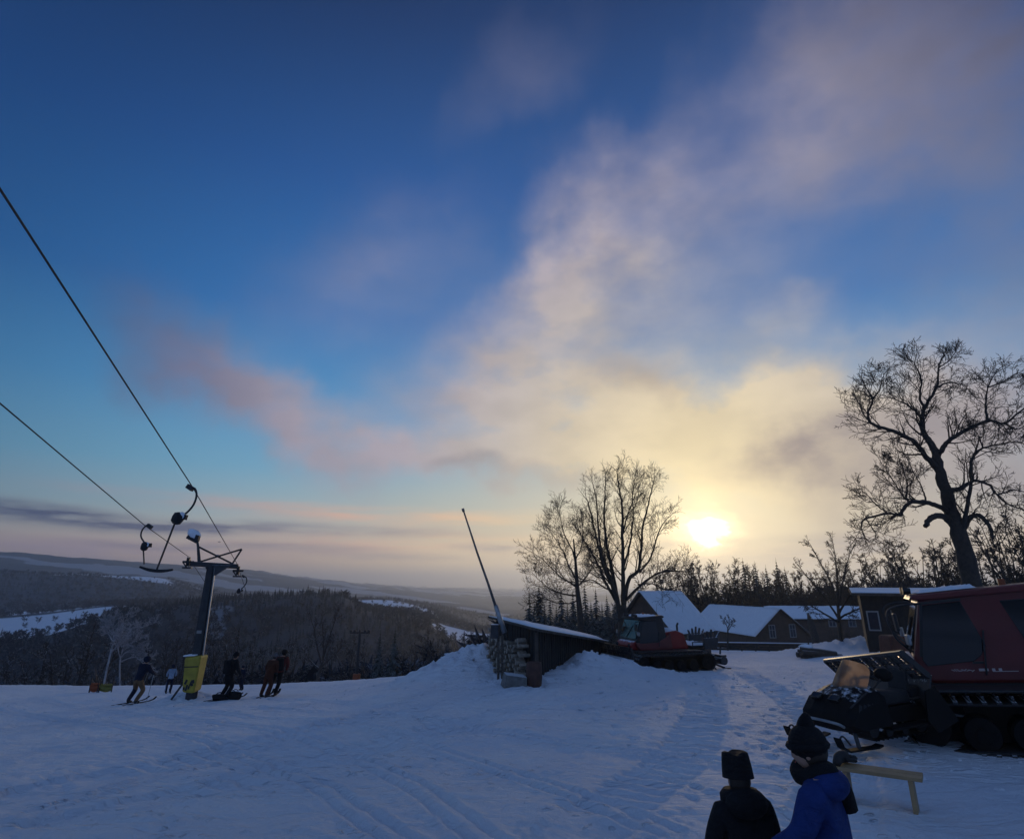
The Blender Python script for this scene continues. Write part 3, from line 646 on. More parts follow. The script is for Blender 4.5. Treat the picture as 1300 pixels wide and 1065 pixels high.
for k in range(46):
    u = rngp.uniform(800, 1340); Y = rngp.uniform(62, 80) if u < 770 else (rngp.uniform(94, 106) if u < 1120 else rngp.uniform(52, 70))
    v = 738+rngp.uniform(-10, 8) if u > 850 else 752+rngp.uniform(-6, 8)
    stand(BR[k % 2], u, v, Y, 'bushy leafless shrub in the undergrowth below the trees behind the houses', 'shrub', 'shrubs behind the houses', 4.0)
for k, (u, v, Y) in enumerate(((34, 836, 70), (62, 824, 75), (95, 812, 72), (118, 800, 64), (215, 806, 70), (236, 812, 66), (272, 812, 72), (305, 806, 76), (338, 812, 74), (366, 816, 70), (440, 808, 72), (462, 818, 70),
                              (525, 812, 72), (545, 806, 78), (566, 812, 74), (590, 808, 80), (612, 806, 78), (632, 804, 76), (8, 830, 74))):
    stand(FT[k % 2], u, v, Y, 'bare frosted tree at the dark wood edge beyond the snow crest', 'tree', 'trees at the wood edge')
for k, (u, v, Y) in enumerate(((84, 862, 44), (96, 858, 43), (108, 860, 42), (124, 862, 43), (146, 858, 44), (168, 856, 46), (188, 858, 46))):
    stand(BR[k % 2], u, v, Y, 'low bare shrub poking from the snow at the foot of the birches', 'shrub', 'shrubs under the birches', 4.0)
# -- the far woods, one mass of simple trees
def build_woods():
    rng = np.random.default_rng(5); pr = random.Random(6); protos = []
    for s in range(5):
        vs = []
        for i in range(34):
            a = pr.random()*6.283; z0 = pr.uniform(.12, .6); l = pr.uniform(.22, .42); up = pr.uniform(.5, 1.3)
            d = np.array([math.cos(a), math.sin(a), up]); d /= np.linalg.norm(d); p0 = np.array([0, 0, z0])+d*l*.1*(i % 3); p1 = p0+d*l
            w = np.cross(d, [pr.gauss(0, 1), pr.gauss(0, 1), pr.gauss(0, 1)]); w /= np.linalg.norm(w)
            vs += [p0-w*.012, p0+w*.012, p1, p0*.4+p1*.6-w*.07, p0*.4+p1*.6+w*.02, p1+w*.09+d*.05, p0*.5+p1*.5+w*.08, p0*.5+p1*.5, p1-w*.10+d*.02]
        for k in range(3):
            a = k*2.09; vs += [np.array([math.cos(a)*.016, math.sin(a)*.016, -.05]), np.array([math.cos(a+2.09)*.016, math.sin(a+2.09)*.016, -.05]), np.array([0, 0, .8])]
        protos.append((np.array(vs), 0))
    for s in range(3):
        vs = []
        for t in range(7):
            f = t/6; z = .10+.78*f; rad = .19*(1-f)**.9+.02
            for j in range(6):
                a = pr.random()*6.283; l = rad*pr.uniform(.7, 1.2); b = a+.5; c = a-.5
                vs += [np.array([0, 0, z+.10]), np.array([math.cos(b)*l*.8, math.sin(b)*l*.8, z-.02]), np.array([math.cos((b+c)/2)*l*1.1, math.sin((b+c)/2)*l*1.1, z-.06])]
                vs += [np.array([0, 0, z+.10]), np.array([math.cos((b+c)/2)*l*1.1, math.sin((b+c)/2)*l*1.1, z-.06]), np.array([math.cos(c)*l*.8, math.sin(c)*l*.8, z-.02])]
        protos.append((np.array(vs), 1))
    def field(n, r0, r1, u0, u1, p=1.0):
        a0, a1 = azel(u0, 746)[0], azel(u1, 746)[0]; r = np.sqrt(rng.uniform(r0*r0, r1*r1, n)) if p == 1 else r0*(r1/r0)**rng.random(n)
        a = rng.uniform(a0, a1, n); x, y = np.sin(a)*r, np.cos(a)*r; m = (forest_mask(x, y) > .5) | ((rng.random(n) < .05) & (r > 480)); return x[m], y[m]
    out = []
    for name, mi_parts, specs in (('woods', None, ((1500, 78, 220, -60, 690, 2), (6500, 200, 512, -90, 700, 2), (4500, 500, 815, -120, 720, 1), (5500, 780, 1400, -120, 720, 1), (1300, 125, 260, 660, 1400, 1))),):
        Vs = {0: [], 1: []}
        for n, r0, r1, u0, u1, p in specs:
            x, y = field(n, r0, r1, u0, u1, p); z = ground(x, y)
            con = fbm(x/120, y/120, 3, 55)+rng.normal(0, .10, len(x)) > .22
            for i in range(len(x)):
                P, kind = protos[5+int(rng.integers(3))] if con[i] else protos[int(rng.integers(5))]
                h = rng.uniform(8, 13.5)*(1.1 if con[i] else 1)*(.7 if r0 < 130 else .52)*rng.uniform(.75, 1.15); a = rng.random()*6.283; ca, sa = math.cos(a), math.sin(a)
                Q = P*h; w = 1.15 if not con[i] else 1.0
                Vs[kind].append(np.column_stack([(Q[:, 0]*ca-Q[:, 1]*sa)*w+x[i], (Q[:, 0]*sa+Q[:, 1]*ca)*w+y[i], Q[:, 2]+z[i]-.2]))
        for kind, nm, mt in ((0, 'bare_woods', M['wood_twigs']), (1, 'spruce_woods', M['wood_needles'])):
            V = np.concatenate(Vs[kind]); o = fast_mesh(nm, V, np.arange(len(V)).reshape(-1, 3), mt); o['kind'] = 'stuff'
            tag(o, 'far leafless woodland covering the slopes of the valley' if kind == 0 else 'far dark spruce wood on the slopes of the valley', 'woods')
build_woods()
# ------------------------------------------------------------------ materials for built things
M['steel'] = material('dark_steel', (.045, .047, .052), .55, .6, var=.3, scale=4, bump=.2)
M['steel_snow'] = material('snowy_steel', (.05, .05, .055), .6, .4, var=.3, scale=4, snow=1, snow_at=.55)
M['galv'] = material('galvanised', (.34, .35, .36), .45, .7, var=.25, scale=5)
M['pole_metal'] = material('pole_metal', (.16, .15, .145), .45, .7, var=.35, scale=3)
M['rubber'] = material('rubber', (.018, .018, .02), .8, var=.3, scale=10, bump=.4)
M['yellow'] = material('yellow_padding', (.34, .27, .03), .65, var=.30, scale=3, bump=.3, bscale=8)
M['plain_snow'] = material('settled_snow', (.80, .83, .88), .75, var=.06, scale=3, bump=.8, bscale=9, spec=.2)
M['planks'] = material('weathered_planks', (.070, .055, .045), .85, var=.5, scale=3, bump=.7, bscale=20)
M['dark_planks'] = material('tarred_planks', (.020, .017, .016), .85, var=.5, scale=2.5, bump=.7, bscale=20)
M['brown_wall'] = material('brown_boards', (.075, .048, .036), .8, var=.35, scale=2, bump=.6, bscale=14)
M['log_end'] = material('cut_log', (.30, .25, .20), .85, var=.5, scale=9)
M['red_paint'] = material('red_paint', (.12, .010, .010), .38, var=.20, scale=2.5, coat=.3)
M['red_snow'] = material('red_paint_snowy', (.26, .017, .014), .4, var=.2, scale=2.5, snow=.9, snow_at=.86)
M['black_paint'] = material('black_paint', (.016, .016, .018), .45, var=.3, scale=4)
M['glass'] = material('dark_glass', (.010, .012, .014), .06, var=.1, spec=.7)
M['pane'] = material('window_pane', (.03, .035, .045), .08, var=.2, spec=.8)
M['white_frame'] = material('white_frame', (.24, .24, .24), .6, var=.15)
M['orange'] = material('orange_plastic', (.30, .07, .02), .6, var=.25, scale=5)
M['olive'] = material('olive_plastic', (.22, .20, .04), .6, var=.25, scale=5)
M['table_wood'] = material('table_wood', (.34, .22, .11), .6, var=.3, scale=2, bump=.4, bscale=12)
M['decal'] = material('pale_decal', (.50, .42, .42), .5, var=.1)
# ------------------------------------------------------------------ ski lift
def loc_build(mb, o, *a, **k): local(mb, tuple(o)); return mb.build(*a, **k)
GP = seat(243, 884, 20, 40); PY = GP.y; PX = GP.x
RA, RB = W(303, 719, PY+.55), W(240, 707, PY-.45)
def build_pylon():
    root = empty('lift_pylon', GP, label='dark drag lift pylon with yellow padding and snowy floodlight', cat='lift pylon')
    top = Vector((PX, PY, W(264, 718, PY).z))
    m = MB(); m.tube([GP-Vector((0, 0, .4)), GP+Vector((0, 0, 3)), top], [.235, .215, .17], 8); loc_build(m, GP, 'pole', M['steel'], root)
    m = MB(); o = Vector((.25, -.06, 0)); m.tube([GP+o+Vector((0, 0, 1.2)), top+o*.8-Vector((0, 0, .1))], .035, 6)
    for i in range(9): m.box(GP+o*.9+Vector((0, 0, 1.7+i*.55)), (.12, .03, .03))
    loc_build(m, GP, 'cable_conduit', M['galv'], root)
    m = MB(); m.box(GP+Vector((.02, -.23, 2.45)), (.20, .02, .12)); loc_build(m, GP, 'number_plate', M['white_frame'], root)
    A, B = W(241, 715.5, PY-.45), W(302, 719, PY+.55)
    m = MB(); m.bar(A, B, .17, .20); m.hexa([top+Vector((-.20, -.08, -.12)), top+Vector((.20, -.08, -.42)), top+Vector((.20, .08, -.42)), top+Vector((-.20, .08, -.12)), top+Vector((-.2, -.08, .02)), top+Vector((.85, -.08, .02)), top+Vector((.85, .08, .02)), top+Vector((-.2, .08, .02))])
    loc_build(m, GP, 'crossarm', M['steel_snow'], root, bevel=.01)
    q = lambda u, v, f=.3: W(u, v, PY-.45+f)
    m = MB(); m.tube([q(253, 715, .2), q(251.5, 694, .2), q(250, 684, .2)], [.075, .055, .05], 8)
    loc_build(m, GP, 'lamp_mast', M['steel'], root)
    m = MB()
    for a, b in (((252, 694, .2), (296, 716, .9)), ((254, 713, .25), (307, 697, 1.0)), ((294, 717, .9), (307, 697, 1.0))): m.tube([q(*a), q(*b)], .042, 6)
    loc_build(m, GP, 'brace', M['steel'], root)
    dirn = (W(362, 808, 100)-Vector((0, 0, CZ))).normalized(); dirn.z = 0; dirn.normalize(); sd = Vector((dirn.y, -dirn.x, 0))
    for c, up in ((RB-Vector((0, 0, .20)), 0), (RA-Vector((0, 0, .18)), 0)):
        w = MB(); w.tube([c-sd*.055, c-sd*.02, c+sd*.02, c+sd*.055], [.21, .17, .17, .21], 18); w.tube([c-sd*.22, c+sd*.22], .045, 8)
        ob = loc_build(w, GP, 'sheave_wheel', M['steel'], root, smooth=False)
        h = MB(); h.bar(c-dirn*.25+Vector((0, 0, -.24)), c+dirn*.25+Vector((0, 0, -.24)), .34, .06); h.bar(c+Vector((0, 0, -.26)), c-sd*.2+Vector((0, 0, -.02)), .05)
        s = MB(); s.ball(c+Vector((0, 0, -.02)), .20, 10, 6, (1.1, 1, .75), .08, random.Random(3)); 
        hb = loc_build(h, GP, 'sheave_bracket', M['steel_snow'], root)
    c = q(246.5, 681, .2); rot = Euler((R(24), R(26), R(10))).to_matrix()
    m = MB(); m.box(c, (.52, .30, .34), rot, .8); fl = loc_build(m, GP, 'floodlight', M['steel'], root, bevel=.03)
    m = MB(); m.ball(c+Vector((-.02, 0, .11)), .30, 12, 8, (1.02, .72, .62), .09, random.Random(8), rot); loc_build(m, GP, 'snow_cap', M['plain_snow'], fl, smooth=True)
    # padded base
    m = MB(); b = GP+Vector((.02, -.05, .40))
    m.hexa([b+Vector(v) for v in ((-.27, -.34, -.2), (.22, -.34, -.25), (.22, .34, -.2), (-.27, .34, -.2), (-.36, -.38, 1.10), (.30, -.38, 1.16), (.30, .38, 1.16), (-.36, .38, 1.10))])
    pad = loc_build(m, GP, 'padding', M['yellow'], root, bevel=.09)
    m = MB(); rr = random.Random(2)
    for i in range(9):
        x = rr.uniform(-.20, .16); z = rr.uniform(-.06, .22); m.box(b+Vector((x, -.352-.03*(z+.2), z)), (rr.uniform(.04, .10), .012, rr.uniform(.06, .22)), (R(-2), R(rr.uniform(-25, 25)), 0))
    m.box(b+Vector((-.02, -.385, .75)), (.60, .012, .035), (R(-2), R(-2), 0))
    loc_build(m, GP, 'scuff_patch', M['black_paint'], pad)
    m = MB(); m.box(b+Vector((-.18, -.1, 1.16)), (.5, .5, .05), (0, R(-3), 0)); loc_build(m, GP, 'snow_cap', M['plain_snow'], pad, bevel=.02)
    m = MB(); m.bar(GP+Vector((-.75, -.1, -.1)), GP+Vector((-.32, -.05, .62)), .07); loc_build(m, GP, 'stay', M['steel_snow'], root)
    return root
pylon = build_pylon()
def rope_pts(base, pts_px, u_vp=362):
    Yb = base.y; ub = CX+(base.x/base.y)*1.0
    out = [base]
    for (u, v, u0) in pts_px: out.append(W(u, v, Yb*(u_vp-u0)/(u_vp-u)))
    d = (out[-1]-out[-2]).normalized(); out.append(out[-1]+d*28); return out
far1, far2 = W(346, 838, 150), W(334, 838, 150)
ROPE1 = rope_pts(RA, [(245, 619, 303), (110, 410, 303), (0, 240, 303)]); ROPE2 = rope_pts(RB, [(184, 667, 240), (90, 588, 240), (0, 512, 240)])
for pts, far, lb in ((ROPE1, far1, 'right haul rope carrying the open T bar hanger down to the pylon'), (ROPE2, far2, 'left haul rope running lower in the sky with the retracted hanger')):
    m = MB(); nb = pts[0]+(pts[0]-pts[1]).normalized()*.6+Vector((0, 0, -.10)); m.tube([far, far.lerp(nb, .5)-Vector((0, 0, .8)), nb]+pts, .0125, 5)
    o = loc_build(m, pts[0], 'haul_rope', M['steel']); o.location = pts[0]; tag(o, lb, 'cable', 'haul ropes of the lift')
def hanger(label, top, px_curve, px_box, px_rod, px_bar, Y, rr=.024):
    root = empty('t_bar_hanger', top, label=label, cat='lift hanger', group='hangers on the haul ropes')
    m = MB(); m.tube(catmull([W(u, v, Y) for u, v in px_curve], 5), rr, 8); m.box(W(*px_curve[0], Y), (.16, .10, .10), (0, R(30), 0)); loc_build(m, top, 'grip_arm', M['steel'], root, smooth=False)
    a, b = W(*px_box[0], Y), W(*px_box[1], Y); ax = (b-a).normalized()
    m = MB(); m.tube([a, a.lerp(b, .18), a.lerp(b, .5), a.lerp(b, .85), b], [.05*px_box[2], .125*px_box[2], .13*px_box[2], .11*px_box[2], .05*px_box[2]], 14); m.bar(a.lerp(b, .15)+Vector((.10, 0, 0)), a.lerp(b, .6)+Vector((.13, 0, 0)), .08*px_box[2], .14)
    sb = loc_build(m, top, 'spring_box', M['rubber'], root)
    m = MB(); m.ball(a.lerp(b, .5)+Vector((.09, -.02, .05))*px_box[2], .075*px_box[2], 9, 6, (1, .8, 1.15), .15, random.Random(4)); loc_build(m, top, 'snow_crust', M['plain_snow'], sb, smooth=True)
    if px_rod: m = MB(); m.tube([W(u, v, Y) for u, v in px_rod], [.022, .020, .018][:len(px_rod)], 7); loc_build(m, top, 'rod', M['steel'], root)
    if px_bar:
        m = MB(); pts = catmull([W(u, v, Y) for u, v in px_bar], 5); m.tube(pts, [.022+.014*math.sin(math.pi*i/(len(pts)-1)) for i in range(len(pts))], 8); loc_build(m, top, 'crossbar', M['rubber'], root)
    return root
Y1 = RA.y*59/(362-243.5); hanger('open T bar hanger with long rod and black crossbar hanging free', W(243.5, 619, Y1), [(241.5, 619), (247.5, 620.5), (249.5, 629), (246, 640), (239, 649), (231, 655)], ((230, 651), (221.5, 665), 1.0), [(222, 664), (199, 723)], [(177.5, 719.5), (188, 723), (199, 724.5), (209, 724.5), (219.5, 723)], Y1)
Y2 = RB.y*122/(362-186); hanger('retracted hanger with only a hooked arm and spring box', W(186, 668, Y2), [(190, 668), (186, 667), (180.5, 673), (179, 681), (183.5, 689)], ((186, 688), (181.5, 699), .85), [(182, 698), (183, 716)], None, Y2, .024)
Y3 = PY+5.5; hanger('small far hanger below the right end of the crossarm', W(311, 732, Y3), [(309, 731.5), (312.5, 733), (313, 739), (309, 745), (305, 748.5)], ((305, 747), (301.5, 753), .8), None, None, Y3, .028)
# second lift down the slope
def far_lift():
    Y = 62; b = W(452, 868, Y); b.z = gz(b.x, b.y); root = empty('lift_pylon', b, label='small far pylon with a plain crossbar and orange foot pad', cat='lift pylon')
    top = Vector((b.x, Y, W(454, 803, Y).z)); m = MB(); m.tube([b-Vector((0, 0, .3)), top], [.16, .11], 8); loc_build(m, b, 'pole', M['steel'], root)
    m = MB(); m.bar(top+Vector((-.95, 0, 0)), top+Vector((.95, .2, 0)), .14); m.bar(top+Vector((0, 0, -.1)), top+Vector((0, 0, .25)), .12); loc_build(m, b, 'crossarm', M['steel'], root)
    for s in (-.85, -.5, .5, .85): m = MB(); m.tube([top+Vector((s, -.05, .12)), top+Vector((s, .05, .12))], .13, 10); loc_build(m, b, 'sheave_wheel', M['steel'], root)
    z0 = W(452, 868, Y).z; m = MB(); m.tube([Vector((b.x, Y, b.z+.1)), Vector((b.x, Y, z0)), Vector((b.x, Y, W(452, 855, Y).z))], [.3, .36, .34], 10); loc_build(m, b, 'foot_pad', M['orange'], root)
far_lift()
def pixbox(name, u0, u1, v0, v1, Y, depth, mat, label, cat, group=None, bevel=.04, rot=0):
    a, b = W(u0, v1, Y), W(u1, v1, Y); t = W((u0+u1)/2, v0, Y); z0 = min(gz((a.x+b.x)/2, Y), a.z)-.05
    m = MB(); m.box((0, 0, (t.z-z0)/2), (b.x-a.x, depth, t.z-z0), None, .9); o = m.build(name, mat, None, bevel); o.location = ((a.x+b.x)/2, Y, z0); o.rotation_euler = (0, 0, rot); return tag(o, label, cat, group)
def net(u0, u1, v0, v1, mat, label):
    Y = seat((u0+u1)/2, v1, 20, 60).y; a, b = W(u0, v1, Y), W(u1, v1, Y); h = W(u0, v0, Y).z-W(u0, v1, Y).z; g = Vector((a.x, Y, gz(a.x, Y)))
    root = empty('safety_net', g, label=label, cat='safety net'); m = MB(); w = b.x-a.x
    for i in range(9): z = .12+i*(h-.05)/8; m.tube([(x, .05*math.sin(x*5+i), z-.08*math.sin(math.pi*x/w)) for x in np.linspace(0, w, 7)], .028, 4)
    for i in range(11): x = w*i/10; m.box((x, .05*math.sin(x*5), h/2+.08), (.03, .03, h))
    m.build('netting', mat, root)
    for x in (0, w): m = MB(); m.tube([(x, 0, -.3), (x, 0, h+.3)], .03, 6); m.build('stake', M['steel'], root)
net(113, 123, 869, 879, M['orange'], 'orange red safety net staked at the snow edge left of the skiers'); net(125, 141, 870, 879, M['olive'], 'olive yellow safety net staked right beside the orange one')
# ------------------------------------------------------------------ shed with raised barrier pole
def build_shed():
    c0, cl, cr = W(681, 862, 25.2), W(630, 850, 28.8), W(764, 830, 33.4); c0, cl, cr = (Vector((p.x, p.y, 0)) for p in (c0, cl, cr)); cb = cr+cl-c0
    zt = {0: W(676, 800, 25.2).z, 1: W(630, 787, 28.8).z, 2: W(764, 814, 33.4).z}; zt[3] = zt[2]+(zt[1]-zt[0])
    P = [c0, cr, cb, cl]; Z = [zt[0], zt[2], zt[3], zt[1]]
    g = Vector((c0.x, c0.y, gz(c0.x, c0.y))); root = empty('wood_shed', g, label='low dark plank shed with a snow covered lean-to roof', cat='shed')
    def wall(a, b, za, zb, name, n):
        m = MB(); d = (b-a); nrm = Vector((d.y, -d.x, 0)).normalized(); rr = random.Random(n)
        for i in range(n):
            t0, t1 = i/n+.006, (i+1)/n-.004; p, q = a+d*t0, a+d*t1; o = nrm*rr.uniform(0, .02); zb_ = min(gz(p.x, p.y), gz(q.x, q.y))-.3
            h0, h1 = za+(zb-za)*t0-.02, za+(zb-za)*t1-.02; k = nrm*.03
            m.hexa([Vector((s.x, s.y, z)) for s, z in ((p+o+k, zb_), (q+o+k, zb_), (q+o-k, zb_), (p+o-k, zb_))]+[Vector((s.x, s.y, z)) for s, z in ((p+o+k, h0), (q+o+k, h1), (q+o-k, h1), (p+o-k, h0))])
        loc_build(m, g, name, M['dark_planks'], root)
    wall(c0, cr, Z[0], Z[1], 'wall', 34); wall(cr, cb, Z[1], Z[2], 'wall', 14); wall(cb, cl, Z[2], Z[3], 'wall', 34); wall(cl, c0, Z[3], Z[0], 'wall', 15)
    ex = (cr-c0).normalized()*.45; ey = (cl-c0).normalized()*.55
    Q = [c0-ex-ey, cr+ex-ey, cb+ex+ey, cl-ex+ey]; sl = (Z[1]-Z[0])/(cr-c0).length; st = (Z[3]-Z[0])/(cl-c0).length
    q = [Vector((p.x, p.y, z)) for p, z in zip(Q, (Z[0]-sl*.45-st*.55, Z[1]+sl*.45-st*.55, Z[2]+sl*.45+st*.55, Z[3]-sl*.45+st*.55))]
    m = MB(); m.slab(q, .09); rf = loc_build(m, g, 'roof', M['planks'], root)
    inset = [p.lerp((q[0]+q[2])/2, .018)+Vector((0, 0, .092)) for p in q]; m = MB(); n = 14
    top = [[inset[0].lerp(inset[1], i/n*1.0).lerp(inset[3].lerp(inset[2], i/n), j/6) for j in range(7)] for i in range(n+1)]; rr = random.Random(1)
    vs = [];
    for i in range(n+1):
        for j in range(7): e = 0 if i in (0, n) or j in (0, 6) else 1; vs.append(top[i][j]+Vector((0, 0, .03+e*rr.uniform(.06, .10))))
    for i in range(n+1):
        for j in range(7): vs.append(top[i][j])
    N = (n+1)*7; fs = [(i*7+j, (i+1)*7+j, (i+1)*7+j+1, i*7+j+1) for i in range(n) for j in range(6)]
    edge = [(i, 0) for i in range(n)]+[(n, j) for j in range(6)]+[(i, 6) for i in range(n, 0, -1)]+[(0, j) for j in range(6, 0, -1)]
    for a, b in zip(edge, edge[1:]+edge[:1]): A, B = a[0]*7+a[1], b[0]*7+b[1]; fs.append((A, A+N, B+N, B))
    m.add(vs, fs); loc_build(m, g, 'roof_snow', M['plain_snow'], rf, smooth=True)
    for p, z in ((c0-ex*.5-ey*.4, Z[0]), (cr-ey*.5, Z[1])): m = MB(); m.bar(Vector((p.x, p.y, gz(p.x, p.y)-.2)), Vector((p.x, p.y, z-.05)), .12); loc_build(m, g, 'corner_post', M['planks'], root)
    return c0, cl, Z[0], Z[3], g
c0, cl, ZS0, ZS1, GS = build_shed()
# firewood stacked against the end wall
d = (cl-c0); nrm = Vector((d.y, -d.x, 0)).normalized(); nrm = nrm if nrm.y < 0 else -nrm; rl = random.Random(12); first = None; k = 0
for row in range(8):
    for i in range(11):
        t = .10+.078*i+(.039 if row % 2 else 0)
        if t > .93 or rl.random() < .12: continue
        p = c0+d*t+nrm*rl.uniform(.24, .40); z = gz(p.x, p.y)+.10+row*.165
        if first is None:
            m = MB(); q = [(.1*math.cos(a)*rf, .1*math.sin(a)*rf) for a, rf in ((0, 1), (.7, .85), (1.5, 1), (2.4, .9), (3.2, 1.05), (4.1, .9), (5.0, 1.0), (5.7, .9))]
            m.prism(q, .42); o = first = m.build('firewood_log', [M['log_end']])
        else: o = first.copy(); COL.objects.link(o)
        o.location = (p.x, p.y, z); o.rotation_euler = (0, rl.uniform(0, 6.28), math.atan2(d.y, d.x)+rl.uniform(-.06, .06)); s = rl.uniform(.62, .95); o.scale = (s, rl.uniform(.8, 1.1), s)
        tag(o, 'split firewood log in the stack along the end wall of the shed', 'log', 'firewood logs by the shed')
m = MB(); gb = on_ground(653, 872, 24.2); m.box((0, 0, .16), (.85, .6, .45), (R(5), R(8), R(14)), .9); o = m.build('wooden_crate', material('grey_boards', (.15, .145, .14), .85, var=.4, snow=.5, snow_at=.7), None, .02); o.location = gb; tag(o, 'grey snow dusted crate on the snow before the shed corner', 'crate')
m = MB(); gb = on_ground(678, 868, 24.3); m.tube([(0, 0, -.05), (0, 0, .05), (0, 0, .28), (0, 0, .52), (0, 0, .75), (0, 0, .77)], [.26, .28, .30, .30, .27, .24], 16)
o = m.build('barrel', material('rusty_drum', (.07, .03, .022), .7, var=.5, scale=5)); o.location = gb; tag(o, 'dark rusty barrel standing at the near corner of the shed', 'barrel')
def barrier():
    Y = 25.6; g = on_ground(634, 862, Y); root = empty('barrier_pole', g, label='long thin barrier pole raised steeply beside the shed', cat='barrier')
    m = MB(); m.tube([W(588, 647, Y-.4), W(606, 702, Y-.3), W(619.5, 740, Y-.15), W(631, 775, Y)], [.030, .042, .050, .058], 8); m.tube([W(587.5, 645.5, Y-.4), W(588.6, 649.5, Y-.4)], .055, 8); loc_build(m, g, 'pole', M['pole_metal'], root, smooth=True)
    m = MB(); m.tube([W(629, 768, Y), W(640.5, 803, Y)], [.085, .11], 8); loc_build(m, g, 'thick_end', M['galv'], root, smooth=True)
    for u0, u1 in ((631.5, 632.5), (637.0, 637.5)):
        m = MB(); a = W(u1, 864, Y); a.z = gz(a.x, a.y)-.3; b = W(u0+2.5, 793, Y); m.bar(a, Vector((a.x, a.y, b.z)), .11, .09); loc_build(m, g, 'post', M['planks'], root)
    m = MB(); m.box(W(628, 801, Y), (.30, .35, .5)); loc_build(m, g, 'counterweight', M['steel_snow'], root, bevel=.02)
barrier()
# ------------------------------------------------------------------ houses
def house(name, label, A, ax, L, half, z_base, z_eave, z_ridge, wallmat, snowpatch=0, windows=(), over=.35, chimney=None):
    """A: ground point under the near ridge end; ax: direction of the ridge away from that gable"""
    A = Vector((A.x, A.y, 0)); ax = Vector((ax[0], ax[1], 0)).normalized(); sd = Vector((ax.y, -ax.x, 0)); g = Vector((A.x, A.y, z_base)); h = z_ridge-z_base; he = z_eave-z_base
    root = empty(name, g, label=label, cat='house')
    V = lambda x, y, z: sd*x+ax*y+Vector((0, 0, z))
    M4 = Matrix((sd, ax, Vector((0, 0, 1)))).transposed()
    m = MB(); m.prism([(-half, -.8), (half, -.8), (half, he), (0, h), (-half, he)], L, M4.to_4x4()@Matrix.Translation((0, L/2, 0))); m.build('wall', wallmat, root)
    sl = (h-he)/half; ex = half+over
    for s in (-1, 1):
        q = [V(s*ex, -over, he-sl*over+.01), V(s*ex, L+over, he-sl*over+.01), V(0, L+over, h+.01), V(0, -over, h+.01)]
        if s > 0: q = q
        else: q = q[::-1]
        m = MB(); m.slab(q, .10 if (q[1]-q[0]).cross(q[2]-q[0]).z > 0 else -.10); rf = m.build('roof', M['planks'], root)
        n = Vector((s*sl, 0, 1)).normalized(); nn = sd*n.x+Vector((0, 0, n.z)); rr = random.Random(len(label)+s)
        a, b, c, d_ = V(s*(ex-.05), -over+.05, he-sl*over), V(s*(ex-.05), L+over-.05, he-sl*over), V(0, L+over-.05, h), V(0, -over+.05, h); nu, nv = 24, 12; vs = []
        for lay in (0, 1):
            for i in range(nu+1):
                for j in range(nv+1):
                    p = a.lerp(b, i/nu).lerp(d_.lerp(c, i/nu), j/nv); e = i in (0, nu) or j == 0
                    vs.append(p+nn*(.112 if lay else (.16 if e else .24+rr.uniform(-.03, .03))))
        N = (nu+1)*(nv+1); w = nv+1; fs = []
        for i in range(nu):
            for j in range(nv): f = (i*w+j, (i+1)*w+j, (i+1)*w+j+1, i*w+j+1); fs.append(f if s > 0 else f[::-1])
        edge = [(i, 0) for i in range(nu)]+[(nu, j) for j in range(nv)]+[(i, nv) for i in range(nu, 0, -1)]+[(0, j) for j in range(nv, 0, -1)]
        for e0, e1 in zip(edge, edge[1:]+edge[:1]): a0, b0 = e0[0]*w+e0[1], e1[0]*w+e1[1]; fs.append((a0, a0+N, b0+N, b0))
        m = MB(); m.add(vs, fs); m.build('roof_snow', M['plain_snow'], rf, smooth=True)
    for side, x, z, w, hh in windows:    # side: 'g' near gable, +1/-1 long walls
        R0 = (V(x, -.03, z), sd, ax) if side == 'g' else (V(side*(half+.03), x, z), ax, sd*side*-1)
        c, u, n = R0; f = MB()
        for du, dz, su, sz in ((-w/2, 0, .09, hh+.09), (w/2, 0, .09, hh+.09), (0, -hh/2, w, .09), (0, hh/2, w, .09), (0, 0, .05, hh), (0, hh*.12, w, .05)):
            Mx = Matrix((u, n, Vector((0, 0, 1)))).transposed(); f.box(c+u*du+Vector((0, 0, dz)), (su, .10, sz), Mx)
        fo = f.build('window', M['white_frame'], root); Mx = Matrix((u, n, Vector((0, 0, 1)))).transposed(); pm = MB(); pm.box(c, (w-.08, .04, hh-.08), Mx); pm.build('pane', M['pane'], fo)
    if chimney: m = MB(); m.box(V(chimney[0], chimney[1], h+.2), (.6, .6, 1.5)); m.build('chimney', M['brown_wall'], root)
    return root
zz = lambda v, Y: W(650, v, Y).z
# steep gabled house behind the left groomer
_c = W(845, 802, 48); _r = W(814, 751, 49.8)
house('gabled_house', 'steep gabled house with brown boarded end and snowy roof', _r, (.72, .69), 5.4, 2.45, zz(835, 49), _c.z+.1, _r.z-.1, M['brown_wall'], windows=((+1, 2.5, 1.2, .9, 1.0),))
_a = W(994.5, 772, 70); house('snow_roofed_cottage', 'low cottage with two windows in its dark gable and long snowy roof', Vector((28.95, 70, 0)), (-.105, .995), 18, 2.85, zz(827, 70), zz(805, 70), zz(774, 70), M['brown_wall'],
      windows=(('g', -1.15, 2.0, .62, 1.25), ('g', 1.15, 2.05, .62, 1.25)))
_b = W(1085, 770, 90); house('long_farmhouse', 'long low house with a lit snowy roof behind the thin tree', Vector((W(1098, 770, 90).x, 90, 0)), (-1, .06), 13.5, 2.9, zz(808, 88), zz(785, 88), zz(771, 90), M['brown_wall'],
      windows=((+1, 3.2, 2.0, 1.2, 1.0), (+1, -99, 2, 1, 1), ) if False else ((-1, 3.4, 1.8, .9, 1.0), (-1, 6.0, 1.8, .9, 1.0)))
